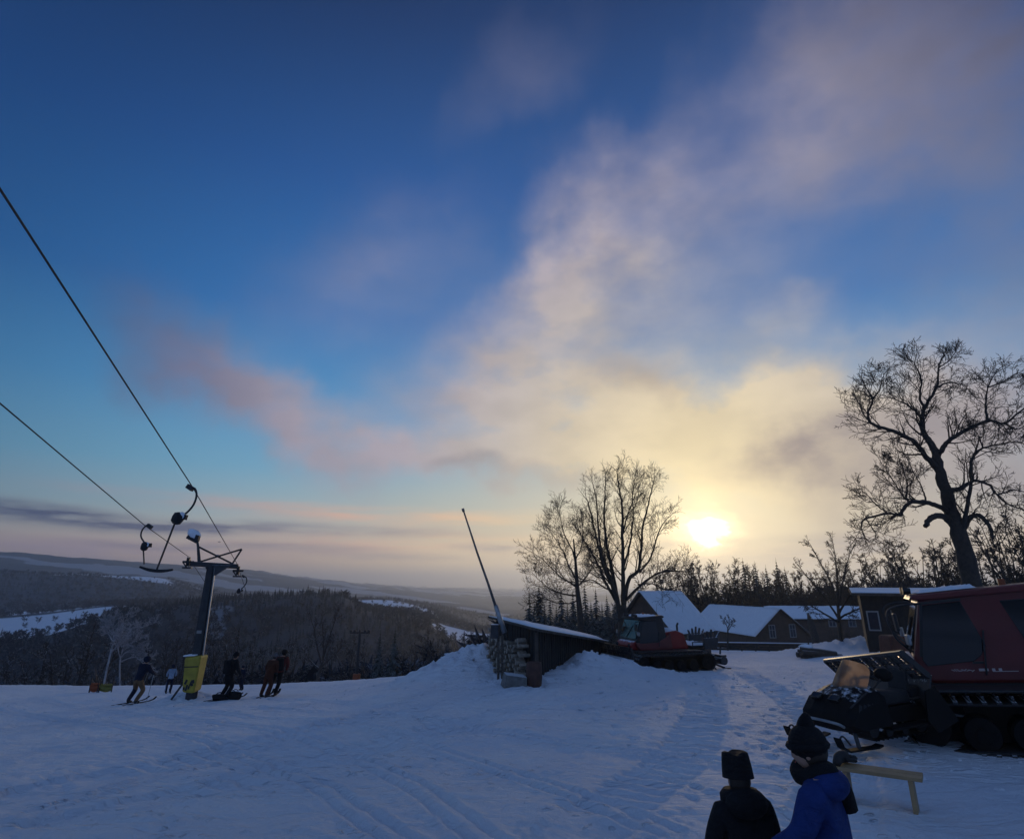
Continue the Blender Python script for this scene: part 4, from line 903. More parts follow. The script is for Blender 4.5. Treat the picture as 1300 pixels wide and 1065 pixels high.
def barn():
    Y = 42; a, b = W(1092, 760, Y), W(1230, 760, Y); zb = min(gz(a.x, Y), gz(b.x, Y))-.4; zt = zz(756, Y); g = Vector((a.x, Y, zb)); root = empty('dark_barn', g, (0, 0, R(-27)), label='big dark flat roofed barn between the farmhouse and the red cab', cat='barn')
    w = b.x-a.x; m = MB(); m.box((w/2, 3, (zt-zb)/2), (w, 6, zt-zb))
    for i in range(40): m.box((w*i/40+.1, -.015, (zt-zb)/2), (.05, .03, zt-zb-.02))
    m.build('wall', M['dark_planks'], root)
    m = MB(); m.slab([(-.5, -.7, zt-zb+.02), (w+.5, -.7, zt-zb-.05), (w+.5, 6.5, zt-zb+.25), (-.5, 6.5, zt-zb+.3)], .14); rf = m.build('roof', M['planks'], root)
    m = MB(); m.slab([(-.45, -.65, zt-zb+.17), (w+.45, -.65, zt-zb+.10), (w+.45, 6.4, zt-zb+.40), (-.45, 6.4, zt-zb+.45)], .07); m.build('roof_snow', M['plain_snow'], rf, bevel=.03)
    m = MB(); m.box((.55, -.05, .35+(zz(795, Y)-zb)), (.7, .08, 1.2)); wn = m.build('window', M['white_frame'], root); m = MB(); m.box((.55, -.10, .35+(zz(795, Y)-zb)), (.54, .03, 1.02)); m.build('pane', M['pane'], wn)
barn()
# low wall and small things between the houses
def low_wall(name, label, cat, p, q, h, mat, n):
    a, b = W(*p), W(*q); g = Vector((a.x, a.y, gz(a.x, a.y))); root = empty(name, g, label=label, cat=cat); m = MB(); rr = random.Random(n)
    for k in range(3):
        for i in range(n):
            s, t = a.lerp(b, i/n+.004), a.lerp(b, (i+1)/n-.004); zs, zt = gz(s.x, s.y), gz(t.x, t.y); m.bar(Vector((s.x, s.y, zs+h*(.2+.3*k))), Vector((t.x, t.y, zt+h*(.2+.3*k))), .05, h*.24)
    loc_build(m, g, 'board', mat, root)
    for i in range(n+1): s = a.lerp(b, i/n); zs = gz(s.x, s.y); m = MB(); m.box((s.x, s.y+.08, zs+h*.42), (.12, .1, h*1.15)); loc_build(m, g, 'post', M['planks'], root)
    m = MB(); m.bar(Vector((a.x, a.y, gz(a.x, a.y)+h)), Vector((b.x, b.y, gz(b.x, b.y)+h)), .14, .07); loc_build(m, g, 'snow_cap', M['plain_snow'], root)
low_wall('board_fence', 'low dark board fence in front of the two window cottage', 'fence', (868, 822, 60), (1026, 824, 66), .75, M['dark_planks'], 9)
def carved_post():
    Y = 58; b = W(1036, 820, Y); g = Vector((b.x, Y, gz(b.x, Y))); t = W(1029, 778, Y); root = empty('wooden_post', g, label='dark rough wooden post standing right of the two window cottage', cat='post')
    m = MB(); h = t.z-g.z; m.tube([(0, 0, -.3), (.05, 0, h*.35), (-.12, 0, h*.6), (-.18, 0, h*.82), (-.30, 0, h)], [.36, .30, .34, .24, .06], 9); m.tube([(-.15, 0, h*.55), (.2, 0, h*.5), (.34, 0, h*.30)], [.14, .10, .05], 6); m.build('trunk', M['bark_frost'], root, smooth=True)
    m = MB(); m.ball((-.18, 0, h*.85), .22, 8, 5, (1, 1, .5), .1, random.Random(2)); m.build('snow_cap', M['plain_snow'], root, smooth=True)
carved_post()
small_tree('little pale sapling before the snowy cottage roof', (923, 818), [[(924, 806), (924, 798)], [(924, 799), (921, 790), (916, 783)], [(924, 798), (926, 790), (925, 782)], [(924, 800), (929, 793), (932, 788)]], 58, .09, M['bark_frost'], 15, n=7, L=.8, name='sapling', dys=.4)
def log_heap():
    g = seat(1035, 834, 20, 70); root = empty('log_heap', g, label='dark heap of logs half buried in snow before the thin tree', cat='log heap')
    rr = random.Random(6)
    for i in range(7): m = MB(); a = Vector((-.95+rr.uniform(-.1, .1), rr.uniform(-.5, .5), .12+.18*(i//3))); b = Vector((1.5+rr.uniform(-.5, .3)-.25*(i//3), a.y+rr.uniform(-.3, .3), .02+.10*(i//3))); m.tube([a, a.lerp(b, .5)+Vector((0, 0, .03)), b], rr.uniform(.13, .19), 8); m.build('log', M['bark_frost'], root)
    m = MB(); m.ball((-.5, 0, .62), .3, 9, 6, (1.5, 1, .45), .12, rr); m.build('snow_cap', M['plain_snow'], root, smooth=True)
log_heap()
for i, (u, v, Y) in enumerate(((1056, 812, 52), (1074, 815, 50), (1080, 812, 52))): stand(BR[i % 2], u, v-14, Y, 'short dry twigs sticking out of the snow below the thin tree', 'shrub', 'twigs near the thin tree', 4.0)
pixbox('tarped_sled', 1122, 1160, 806, 818, 31, 1.2, material('rust_tarp', (.10, .032, .018), .8, var=.4, bump=.5), 'rust orange covered sled parked beneath the dark barn', 'sled', bevel=.12)
# ------------------------------------------------------------------ snow groomers
M['black_satin'] = material('black_satin', (.006, .006, .007), .6, var=.3, scale=5, spec=.15)
M['black_snow'] = material('snow_flecked_black', (.007, .007, .008), .65, var=.3, scale=5, snow=.8, snow_at=1.02, spec=.15)
def stadium(x0, x1, r0, r1, zc0, zc1, step):
    """closed belt path round a front wheel (x0) and a rear wheel (x1): list of (x, z, normal angle)"""
    pts = []
    n = 12
    for i in range(n+1): a = R(270-180*i/n); pts.append((x0+r0*math.cos(a), zc0+r0*math.sin(a)))
    m = int((x1-x0)/.15)
    for i in range(1, m): pts.append((x0+(x1-x0)*i/m, zc0+r0+(zc1+r1-zc0-r0)*i/m-.035*math.sin(math.pi*i/m)))
    for i in range(n+1): a = R(90-180*i/n); pts.append((x1+r1*math.cos(a), zc1+r1*math.sin(a)))
    for i in range(1, m): pts.append((x1+(x0-x1)*i/m, zc1-r1+(zc0-r0-zc1+r1)*i/m))
    P = np.array(pts+[pts[0]]); L = np.concatenate([[0], np.cumsum(np.hypot(*np.diff(P, axis=0).T))]); k = int(L[-1]/step); s = np.linspace(0, L[-1], k, endpoint=False)
    return [(np.interp(q, L, P[:, 0]), np.interp(q, L, P[:, 1])) for q in s]
def groomer(label, loc, yaw, pitch=0, blade=None, short=False, size=1.0, ck=1.0):
    """front looks towards local -x, the side seen in the photograph is local -y"""
    root = empty('snow_groomer', loc, (0, pitch, yaw), label, 'snow groomer'); root.scale = (size,)*3
    XR = -.62 if short else 0.0; TZ = .55 if short else 0.0
    # chassis
    m = MB(); m.box((.1, 0, .72), (4.2, 1.5, .42)); m.box((.25, 0, 1.02), (4.1, 2.15, .22)); m.build('chassis', M['black_paint'], root, bevel=.03)
    for s in (-1, 1):
        path = stadium(-1.95, 1.95, .40, .43, .50, .53, .055); n = len(path); w = 1.22; y = s*1.36
        m = MB(); vs = []
        for i, (x, z) in enumerate(path):
            a, b = path[i-1], path[(i+1) % n]; t = Vector((b[0]-a[0], 0, b[1]-a[1])).normalized(); nn = Vector((-t.z, 0, t.x))
            for yy in (-w/2, w/2):
                for o in (0, -.03): vs.append(Vector((x, y+yy, z))+nn*o)
        fs = []
        for i in range(n):
            a, b = i*4, ((i+1) % n)*4; fs += [(a, b, b+2, a+2), (a+1, a+3, b+3, b+1), (a, a+1, b+1, b), (a+2, b+2, b+3, a+3)]
        m.add(vs, fs)
        tr = m.build('track', M['rubber'], root)
        m = MB()
        for i in range(0, n, 4):
            x, z = path[i]; a, b = path[i-2], path[(i+2) % n]; t = Vector((b[0]-a[0], 0, b[1]-a[1])).normalized(); nn = Vector((-t.z, 0, t.x))
            if nn.dot(Vector((x, 0, z-.5))) < 0: nn = -nn
            Mx = Matrix((t, Vector((0, 1, 0)), nn)).transposed(); c = Vector((x, y, z))
            m.box(c+nn*.022, (.07, w+.10, .04), Mx); m.box(c+nn*.06, (.022, w+.06, .055), Mx)
            for yy in (-.5, -.2, .2, .5): m.box(c+nn*.10+Vector((0, yy*w, 0)), (.03, .035, .06), Mx)
        m.build('grouser', M['steel_snow'], tr)
        for x, r in ((-1.95, .36), (-1.15, .30), (-.42, .30), (.32, .30), (1.08, .30), (1.95, .39)):
            m = MB(); z = .50 if r > .32 else .38; 
            m.tube([(x, y-.50*1, z), (x, y-.44, z), (x, y+.44, z), (x, y+.5, z)], [r*.92, r, r, r*.92], 18); m.tube([(x, y-.56, z), (x, y+.56, z)], r*.35, 12)
            for k in range(6): a = k*math.pi/3; m.box((x+math.cos(a)*r*.62, y-.505, z+math.sin(a)*r*.62), (r*.22, .02, r*.22), (0, -a, 0))
            m.build('wheel', M['black_satin'], tr)
        m = MB(); m.box((0, y, .74), (2.6, .34, .12)); m.box((0, y, .50), (3.4, .06, .62)); m.build('frame_with_dark_fill', M['black_satin'], tr)  # frame beam, plus a black plate added to darken the gaps between wheels
        m = MB(); m.box((-.25, y, 1.09), (3.9, w*.9, .05)); rr = random.Random(3)
        m.build('mudguard', M['black_paint'], root, bevel=.02)
    kx = lambda x: x if (x <= -1.6 or ck == 1) else (-1.6+(x+1.6)*ck if (x < -.3 or short) else -1.6+1.3*ck+(x+.3)*1.55)
    # cab: a red shell with dark windows
    def plate(poly, y, th, name, mat, parent, bev=0): m = MB(); m.prism([(kx(a), b) for a, b in poly], th, Matrix.Translation((0, y, 0))); return m.build(name, mat, parent, bevel=bev)
    prof = [(-1.66, 1.12), (-1.86, 1.30), (-1.88, 1.62), (-1.52, 2.66), (-1.36, 2.76), (.62+XR, 2.84), (.80+XR, 2.72), (.98+XR, 1.75), (1.02+XR, 1.12)]
    prof = [(kx(a), b) for a, b in prof]; m = MB(); m.prism(prof, 2.16); cab = m.build('cab', M['black_paint'] if short else M['red_paint'], root, bevel=.07)
    if short: m = MB(); m.prism([(-1.70, 1.10), (-1.93, 1.32), (-1.92, 1.50), (-1.3, 1.46), (-.6, 1.50), (-.1, 1.74), (.2, 1.98), (.30, 1.10)], 2.24); m.build('skirt', M['red_paint'], cab, bevel=.05)
    for s in (-1, 1):
        win = [(-1.74, 1.56), (-1.46, 2.58), (-.42, 2.62), (-.26, 2.05), (-.22, 1.80), (-.30, 1.62), (-.52, 1.52), (-1.68, 1.44)]
        plate(win, s*1.082, .03, 'door_window', M['glass'], cab, .01)
        if not short: plate([(.24, 1.62), (.06, 2.60), (.58, 2.62), (.76, 1.66)], s*1.082, .03, 'rear_window', M['glass'], cab, .01)
        m = MB(); 
        for a, b in (((-1.74, 1.62), (-1.45, 2.62)), ((-1.45, 2.62), (-.40, 2.66))): m.bar((kx(a[0]), s*1.10, a[1]), (kx(b[0]), s*1.10, b[1]), .05, .05)
        m.build('door_frame', M['black_paint'], cab)
        m = MB(); m.box((kx(-.42), s*1.10, 1.50), (.18, .04, .035)); m.build('door_handle', M['black_paint'], cab)
        m = MB(); rr = random.Random(5); x = -1.1
        for k in range(9): m.box((kx(x), s*1.092, 1.36+rr.uniform(-.006, .012)), (.055, .008, .012), (0, R(rr.uniform(-60, 60)), 0)); x += .062
        x = -.42
        for k in range(5): m.box((kx(x), s*1.092, 1.37), (.05, .008, .045)); x += .068
        m.box((kx(-.1), s*1.092, 1.34), (.4, .006, .010)); m.build('decal', M['decal'], cab)
    m = MB(); q = [Vector((x, y, z)) for x, y, z in ((-1.895, -.98, 1.68), (-1.895, .98, 1.68), (-1.55, .94, 2.62), (-1.55, -.94, 2.62))]; m.slab(q, .03 if (q[1]-q[0]).cross(q[2]-q[0]).x < 0 else -.03)
    m.build('windshield', M['glass'], cab)
    m = MB(); m.bar((-1.93, .1, 1.72), (-1.70, -.35, 2.35), .025); m.build('wiper', M['black_paint'], cab)
    m = MB(); m.prism([(-1.70, 2.70), (-1.62, 2.80), (kx(.70+XR), 2.90), (kx(.86+XR), 2.84), (kx(.80+XR), 2.76), (-1.5, 2.68)], 2.28); rf = m.build('roof', M['black_paint'] if short else M['red_paint'], cab, bevel=.03)
    m = MB(); rr = random.Random(9); nx, ny = 14, 10; vs = []
    for lay in (0, 1):
        for i in range(nx+1):
            for j in range(ny+1):
                x = -1.5+i/nx*1.5*(.7 if ck < 1 else 1); y = -1.02+2.04*j/ny; e = i in (0, nx) or j in (0, ny); zb = 2.80+(x+1.62)*.0431
                vs.append((x, y, zb+(.004 if lay else (.015 if e else .07+rr.uniform(-.02, .025)))))
    N = (nx+1)*(ny+1); w_ = ny+1; m.add(vs, [(i*w_+j, (i+1)*w_+j, (i+1)*w_+j+1, i*w_+j+1) for i in range(nx) for j in range(ny)]); m.build('roof_snow', M['plain_snow'], rf, smooth=True)
    for y in (-.7, -.35, .35, .7): m = MB(); m.tube([(-1.60, y, 2.87), (-1.74, y, 2.88)], [.06, .085], 10); m.build('work_light', M['black_paint'], rf)
    m = MB(); m.tube([(kx(.3+XR), .5, 2.87), (kx(.3+XR), .5, 3.0)], [.07, .06], 10); m.build('beacon', M['orange'], rf)
    for s in (-1, 1):   # mirror on its looped bracket
        m = MB(); m.tube(catmull([(-1.50, s*1.10, 2.62), (-1.95, s*1.42, 2.60), (-2.16, s*1.46, 2.46), (-2.12, s*1.46, 2.05), (-1.98, s*1.38, 1.84), (-1.86, s*1.14, 1.72)], 5), .022, 6); br = m.build('mirror_bracket', M['steel'], cab)
        m = MB(); m.box((-2.04, s*1.44, 2.30), (.06, .17, .34), (0, 0, R(-12*s))); mr = m.build('mirror', M['black_paint'], br, bevel=.02)
        m = MB(); m.box((-1.90, s*1.36, 1.96), (.06, .22, .20), (0, 0, R(-12*s))); m.build('lower_mirror', M['galv'], br, bevel=.02)
    m = MB(); m.tube([(kx(.5+XR), -.85, 2.86), (kx(.5+XR), -.85, 3.5)], [.012, .005], 5); m.build('antenna', M['black_paint'], rf)
    for s in (-1, 1): m = MB(); m.tube(catmull([(kx(-.30), s*1.10, 1.30), (kx(-.30), s*1.17, 1.36), (kx(-.22), s*1.17, 2.0), (kx(-.20), s*1.10, 2.06)], 4), .016, 6); m.build('grab_rail', M['steel'], cab)
    m = MB(); m.tube([(1.72, .75, 1.4), (1.72, .75, 2.25), (1.80, .75, 2.38)], .06, 10); m.build('exhaust_pipe', M['steel'], root)
    # nose with headlights
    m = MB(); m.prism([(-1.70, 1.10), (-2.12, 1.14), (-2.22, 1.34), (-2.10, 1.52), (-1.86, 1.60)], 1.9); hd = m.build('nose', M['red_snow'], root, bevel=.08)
    for y in (-.72, .72): m = MB(); m.tube([(-2.16, y, 1.34), (-2.235, y, 1.34)], .10, 12); m.build('headlight', M['pane'], hd)
    # engine cover, load bed and rails
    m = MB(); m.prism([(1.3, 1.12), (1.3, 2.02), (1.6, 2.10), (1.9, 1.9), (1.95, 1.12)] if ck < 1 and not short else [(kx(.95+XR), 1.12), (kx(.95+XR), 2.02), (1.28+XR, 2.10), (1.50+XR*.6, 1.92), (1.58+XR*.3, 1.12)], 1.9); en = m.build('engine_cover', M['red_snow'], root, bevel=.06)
    m = MB(); m.ball((1.24+XR+(.36 if ck < 1 and not short else 0), 0, 2.04), .42, 12, 7, (.85, 1.9, .36), .08, random.Random(6)); m.build('snow_cap', M['plain_snow'], en, smooth=True)
    m = MB(); m.box((2.2, 0, 1.24), (1.5, 2.3, .10)); bd = m.build('load_bed', M['black_paint'], root, bevel=.02)
    m = MB(); rr = random.Random(10); nx, ny = 8, 12; vs = [(1.50+1.38*i/nx, -1.1+2.2*j/ny, 1.295 if i in (0, nx) or j in (0, ny) else 1.38+rr.uniform(-.03, .05)) for i in range(nx+1) for j in range(ny+1)]
    m.add(vs, [(i*13+j, (i+1)*13+j, (i+1)*13+j+1, i*13+j+1) for i in range(nx) for j in range(ny)]); m.build('bed_snow', M['plain_snow'], bd, smooth=True)
    for s in (-1, 1): m = MB(); m.bar((1.5, s*1.14, 1.46), (2.95, s*1.14, 1.46), .05); [m.bar((x, s*1.14, 1.25), (x, s*1.14, 1.46), .04) for x in (1.52, 2.2, 2.93)]; m.build('side_rail', M['steel_snow'], bd)
    # blade: curved steel plate below, slotted screen above, two arms
    bl = empty('blade', (-2.75, 0, .1), (0, 0, 0)); bl.parent = root
    if blade: bl.location = blade[0]; bl.rotation_euler = blade[1]
    m = MB(); arc = [(.16-.30*math.sin(math.pi*i/8), .75*i/8) for i in range(9)]; m.prism(arc+[(x+.05, z) for x, z in reversed(arc)], 4.2); m.build('plate', M['steel_snow'], bl)
    m = MB()
    for z in (.76, 1.02, 1.30): m.box((.16-(z-.76)*.25, 0, z), (.06, 4.2, .055))
    for i in range(22): y = -2.08+i*4.16/21; m.bar((.16, y, .76), (.16-.135, y, 1.30), .03, .045 if i % 3 else .10)
    for r_ in range(5): z = .82+.09*r_; m.box((.16-(z-.76)*.25, 0, z), (.025, 4.16, .022))
    m.build('screen', M['black_paint'], bl)
    for s in (-1, 1): m = MB(); m.prism([(.05, 0), (-.38, .02), (-.40, .25), (-.1, .62), (.1, .60)], .05, Matrix.Translation((0, s*2.12, 0))); m.build('side_wing', M['black_satin'], bl)
    for s in (-1, 1): m = MB(); m.bar((-2.6, s*.55, .45), (-1.4, s*.5, .65), .14); m.bar((-2.6, s*.35, .85), (-1.5, s*.35, 1.0), .08); m.build('blade_arm', M['steel_snow'], root)
    # tiller with raised finishing combs
    m = MB(); m.bar((2.1, -.5, .7), (2.9, -.5, .75), .12); m.bar((2.1, .5, .7), (2.9, .5, .75), .12); m.tube([(2.95, -1.9, .55), (2.95, 1.9, .55)], .22, 12); m.box((2.9, 0, .80), (.36, 3.9, .10)); [m.bar((2.98, yy, .8), (3.05, yy, 1.0+(.2 if short else 0)), .07) for yy in ((-1.5, 1.1) if short else (-1.55, -.5, .55, 1.6))]; tl = m.build('tiller', M['steel_snow'], root)
    for yy in ((-1.5, 1.1) if short else (-1.55, -.5, .55, 1.6)):
        CM = Matrix.Translation((2.98-(.55 if yy < 0 and short else -.1), yy, .95+(.2 if short else 0))) @ Euler((R(8), 0, R(18 if short else 72))).to_matrix().to_4x4() @ Matrix.Scale(1.7 if short else 1, 4)
        m = MB(); m.prism([(-.30, 0), (.30, 0), (.36, .34), (-.36, .34)], .05, CM)
        for f in range(5):
            x = -.30+.15*f; m.prism([(x-.05, .33), (x+.05, .33), (x*1.35+.028, .60-.05*abs(f-2)), (x*1.35-.028, .60-.05*abs(f-2))], .04, CM)
        m.build('finishing_comb', M['steel_snow'], tl, bevel=.01)
    for s in (-1, 1): m = MB(); m.bar((2.3, s*1.2, .5), (3.3, s*1.35, .12), .10); m.bar((3.3, s*1.35, .12), (3.62, s*1.4, .10), .22, .06); m.build('track_setter', M['steel_snow'], tl)
    return root
_g = on_ground(838, 850, 31.6); groomer('red snow groomer facing left with its combs raised, beside the shed', _g+Vector((0, 0, -.02)), R(16), 0, ((-2.75, 0, .02), (0, 0, 0)), True, .84, .80)
_o = Vector((9.95*1.16+.55, 13.35*1.16+.1, 0)); _o.z = gz(_o.x, _o.y)
RG = groomer('big red snow groomer cropped at the right edge beneath the gnarled tree', _o+Vector((0, 0, .08)), R(-29), R(-4.0), ((-2.35, -.35, .42), (R(-7), R(-26), R(26))), False, 1.16, .66)
# ------------------------------------------------------------------ snowmobile
M['windscreen'] = bpy.data.materials.new('tinted_windscreen'); M['windscreen'].use_nodes = True
def _ws():
    k = NT(M['windscreen'].node_tree); k.n.clear(); tc = k.new('ShaderNodeTexCoord'); f = k.mr(k.noise(tc.outputs['Object'], 4, 4, .6), .3, .7)
    c = k.mix(f, (.72, .55, .40, 1), (.90, .74, .56, 1)); t = k.new('ShaderNodeBsdfTranslucent'); k.put(t.inputs[0], c); g = k.new('ShaderNodeBsdfTransparent'); g.inputs[0].default_value = (.8, .72, .62, 1)
    gl = k.new('ShaderNodeBsdfGlossy'); gl.inputs['Roughness'].default_value = .25; a = k.new('ShaderNodeMixShader'); a.inputs[0].default_value = .35; k.l.new(t.outputs[0], a.inputs[1]); k.l.new(g.outputs[0], a.inputs[2])
    b = k.new('ShaderNodeMixShader'); b.inputs[0].default_value = .06; k.l.new(a.outputs[0], b.inputs[1]); k.l.new(gl.outputs[0], b.inputs[2]); o = k.new('ShaderNodeOutputMaterial'); k.l.new(b.outputs[0], o.inputs[0])
_ws()
def snowmobile(loc, yaw, s=1.0):
    root = empty('snowmobile', loc, (0, 0, yaw), 'black snowmobile with a tan windscreen parked before the big groomer blade', 'snowmobile'); root.scale = (s, s, s)
    hull = [(-1.36, .42), (-1.34, .60), (-1.10, .86), (-.62, 1.02), (-.30, 1.04), (-.12, .92), (-.05, .62), (.0, .32), (-1.15, .28)]
    m = MB(); n = len(hull); secs = ((-.58, .55), (-.50, .86), (-.28, 1.0), (0, 1.06), (.28, 1.0), (.50, .86), (.58, .55)); vs = []
    for y, f in secs:
        for x, z in hull: vs.append((-.72+(x+.72)*(.55+.45*f), y, .42+(z-.42)*f))
    fs = [tuple(range(n-1, -1, -1)), tuple((len(secs)-1)*n+i for i in range(n))]+[(k*n+i, k*n+(i+1) % n, (k+1)*n+(i+1) % n, (k+1)*n+i) for k in range(len(secs)-1) for i in range(n)]
    m.add(vs, fs); hood = m.build('hood', M['black_snow'], root, bevel=.05)
    for y in (-.2, .2): m = MB(); m.box((-1.20, y, .84), (.14, .20, .10), (0, R(-35), 0)); m.build('headlight', M['glass'], hood, bevel=.02)
    m = MB()
    for i in range(4): m.box((-1.02+.12*i, -.565, .66), (.07, .02, .22), (0, R(20), 0))
    m.build('side_vent', M['steel'], hood)
    m = MB(); m.bar((-1.20, -.5, .72), (-.70, -.53, .96), .022); m.build('trim', M['steel'], hood)
    m = MB(); nx, nz = 8, 6; vs = []
    for lay in (0, .012):
        for i in range(nx+1):
            t = -1+2*i/nx
            for j in range(nz+1): f = j/nz; w = .38-.08*f*f-(.10*max(0, f-.8)*5*abs(t)**3); vs.append((-.80+.30*t*t+.34*f+lay, t*w, .98+.50*f-.10*f*t*t))
    N = (nx+1)*(nz+1); w_ = nz+1; fs = [(i*w_+j, (i+1)*w_+j, (i+1)*w_+j+1, i*w_+j+1) for i in range(nx) for j in range(nz)]; m.add(vs, fs+[tuple(x+N for x in reversed(f)) for f in fs]); m.build('windscreen', M['windscreen'], root, smooth=True)
    m = MB(); m.tube([(-.45, 0, .95), (-.28, 0, 1.18)], .035, 8); m.tube(catmull([(-.12, -.42, 1.14), (-.24, -.22, 1.20), (-.28, 0, 1.20), (-.24, .22, 1.20), (-.12, .42, 1.14)], 4), .022, 8); hb = m.build('handlebar', M['rubber'], root)
    for y in (-1, 1): m = MB(); m.tube([(-.20, y*.28, 1.18), (-.08, y*.44, 1.13)], .035, 8); m.build('grip', M['rubber'], hb)
    m = MB(); m.tube([(-.40, -.46, 1.0), (-.30, -.60, 1.20)], .018, 6); mr = m.build('mirror', M['rubber'], root); m = MB(); m.ball((-.28, -.64, 1.26), .17, 14, 9, (.35, 1.15, .72)); m.build('mirror_shell', M['black_satin'], mr, smooth=True)
    m = MB(); m.prism([(-.15, .58), (-.10, .86), (.15, .90), (.80, .84), (1.05, .88), (1.12, .62)], .42); m.build('seat', M['rubber'], root, bevel=.07)
    m = MB(); m.prism([(.98, .84), (1.06, 1.22), (1.14, 1.22), (1.14, .80)], .40); m.build('backrest', M['rubber'], root, bevel=.04)
    m = MB(); m.prism([(-.15, .32), (-.15, .60), (1.35, .58), (1.48, .42), (1.48, .30)], .52); m.box((.5, -.42, .28), (1.3, .28, .05)); m.box((.5, .42, .28), (1.3, .28, .05)); m.build('tunnel', M['black_satin'], root, bevel=.02)
    path = stadium(-.25, 1.25, .17, .20, .22, .25, .07); n = len(path); m = MB(); vs = []
    for x, z in path: vs += [(x, -.25, z), (x, .25, z)]
    m.add(vs, [(2*i, 2*((i+1) % n), 2*((i+1) % n)+1, 2*i+1) for i in range(n)])
    for x, z in path[::2]: m.box((x, 0, z), (.03, .5, .03), (0, math.atan2(x-.5, z-.2), 0))
    tk = m.build('track', M['rubber'], root)
    for x, r in ((-.25, .15), (.2, .10), (.7, .10), (1.25, .17)):
        for y in (-.2, .2): m = MB(); m.tube([(x, y-.03, .24 if r > .12 else .17), (x, y+.03, .24 if r > .12 else .17)], r, 14); m.build('wheel', M['black_paint'], tk)
    for y in (-1, 1):
        m = MB(); pts = [(-1.75, .26), (-1.68, .12), (-1.54, .045), (-.75, .035), (-.62, .06)]
        vs = [(x, y*.56+dy, z+dz) for dz in (0, .03) for x, z in pts for dy in (-.08, .08)]; k = len(pts)*2
        fs = [(2*i, 2*i+1, 2*i+3, 2*i+2) for i in range(len(pts)-1)]+[(k+2*i, k+2*i+2, k+2*i+3, k+2*i+1) for i in range(len(pts)-1)]+[(2*i, 2*i+2, k+2*i+2, k+2*i) for i in range(len(pts)-1)]+[(2*i+1, k+2*i+1, k+2*i+3, 2*i+3) for i in range(len(pts)-1)]+[(0, k, k+1, 1), (k-2, k-1, 2*k-1, 2*k-2)]
        m.add(vs, fs); sk = m.build('ski', M['black_satin'], root); m = MB(); m.tube(catmull([(-1.72, y*.56, .24), (-1.60, y*.56, .30), (-1.42, y*.56, .14)], 4), .016, 6); m.build('ski_loop', M['steel'], sk); m = MB(); m.bar((-1.2, y*.56, .06), (-1.05, y*.36, .46), .06); m.build('strut', M['steel'], sk)
    m = MB(); m.tube(catmull([(-1.34, -.42, .40), (-1.46, -.36, .46), (-1.50, 0, .48), (-1.46, .36, .46), (-1.34, .42, .40)], 4), .025, 8); m.build('bumper', M['galv'], root)
    for q in (((-.42, .1, 1.0), (-.30, -.12, 1.22), (-.18, -.30, 1.18)), ((-.40, -.1, .98), (-.22, .10, 1.26), (-.14, .34, 1.16)), ((-.5, .2, .95), (-.34, .30, 1.15), (-.16, .36, 1.15))): m = MB(); m.tube(catmull([Vector(v) for v in q], 4), .011, 5); m.build('cable', M['rubber'], hb)
    rk = MB(); [rk.tube(catmull([(1.10, s*.24, .66), (1.45, s*.24, .70), (1.62, s*.22, .84), (1.60, 0, .88)], 4), .016, 6) for s in (-1, 1)]; rk.build('luggage_rack', M['steel'], root)
    m = MB(); m.box((1.34, 0, .80), (.42, .40, .20), (0, R(-6), 0)); m.build('bag', C0, root, bevel=.06)
    m = MB(); m.ball((.5, .42, .34), .14, 9, 6, (2.4, .8, .5), .15, random.Random(4)); m.build('packed_snow', M['plain_snow'], root, smooth=True)
    return root
C0 = material('canvas', (.02, .02, .024), .9, var=.3, bump=.5)
_s = on_ground(1110, 942, 14.3); snowmobile(_s+Vector((0, 0, .16)), R(26), 1.04)
# ------------------------------------------------------------------ picnic table at the lower edge
def table():
    p = on_ground(1116, 995, 10.4); root = empty('wooden_bench', p, (0, 0, R(-34)), 'low tan plank bench standing on the snow in front of the snowmobile', 'bench')
    for i in range(2): m = MB(); m.box((0, -.10+.20*i, .43), (1.15, .18, .05)); m.build('plank', M['table_wood'], root, bevel=.008)
    for x in (-.42, .42): m = MB(); m.box((x, 0, .17), (.06, .34, .48)); m.build('leg', M['table_wood'], root, bevel=.006)
    a = R(-34); g = MB(); g.tube(catmull([(-.16, 0, .03), (-.05, .01, .07), (.08, 0, .07), (.16, 0, .05)], 3), [.05, .055, .06, .062, .065, .066, .066, .064, .06, .05], 9)
    for i in range(4): g.tube(catmull([(.12, -.06+.035*i, .06), (.20, -.08+.048*i, .06), (.26+.01*(i in (1, 2)), -.085+.052*i, .035)], 3), [.024, .024, .023, .022, .021, .02, .014], 7)
    g.tube(catmull([(.0, -.05, .06), (.06, -.12, .05), (.12, -.14, .04)], 3), [.026, .025, .024, .023, .022, .02, .014], 7)
    o = g.build('glove', M['rubber'], None, smooth=True); q = Vector((-.46, .02, .455)); o.location = Vector((q.x*math.cos(a)-q.y*math.sin(a), q.x*math.sin(a)+q.y*math.cos(a), q.z))+p
    o.rotation_euler = (0, 0, R(40)); o.scale = (1.15, 1.15, 1.3); tag(o, 'dark glove lying on the left end of the plank bench', 'glove')
table()
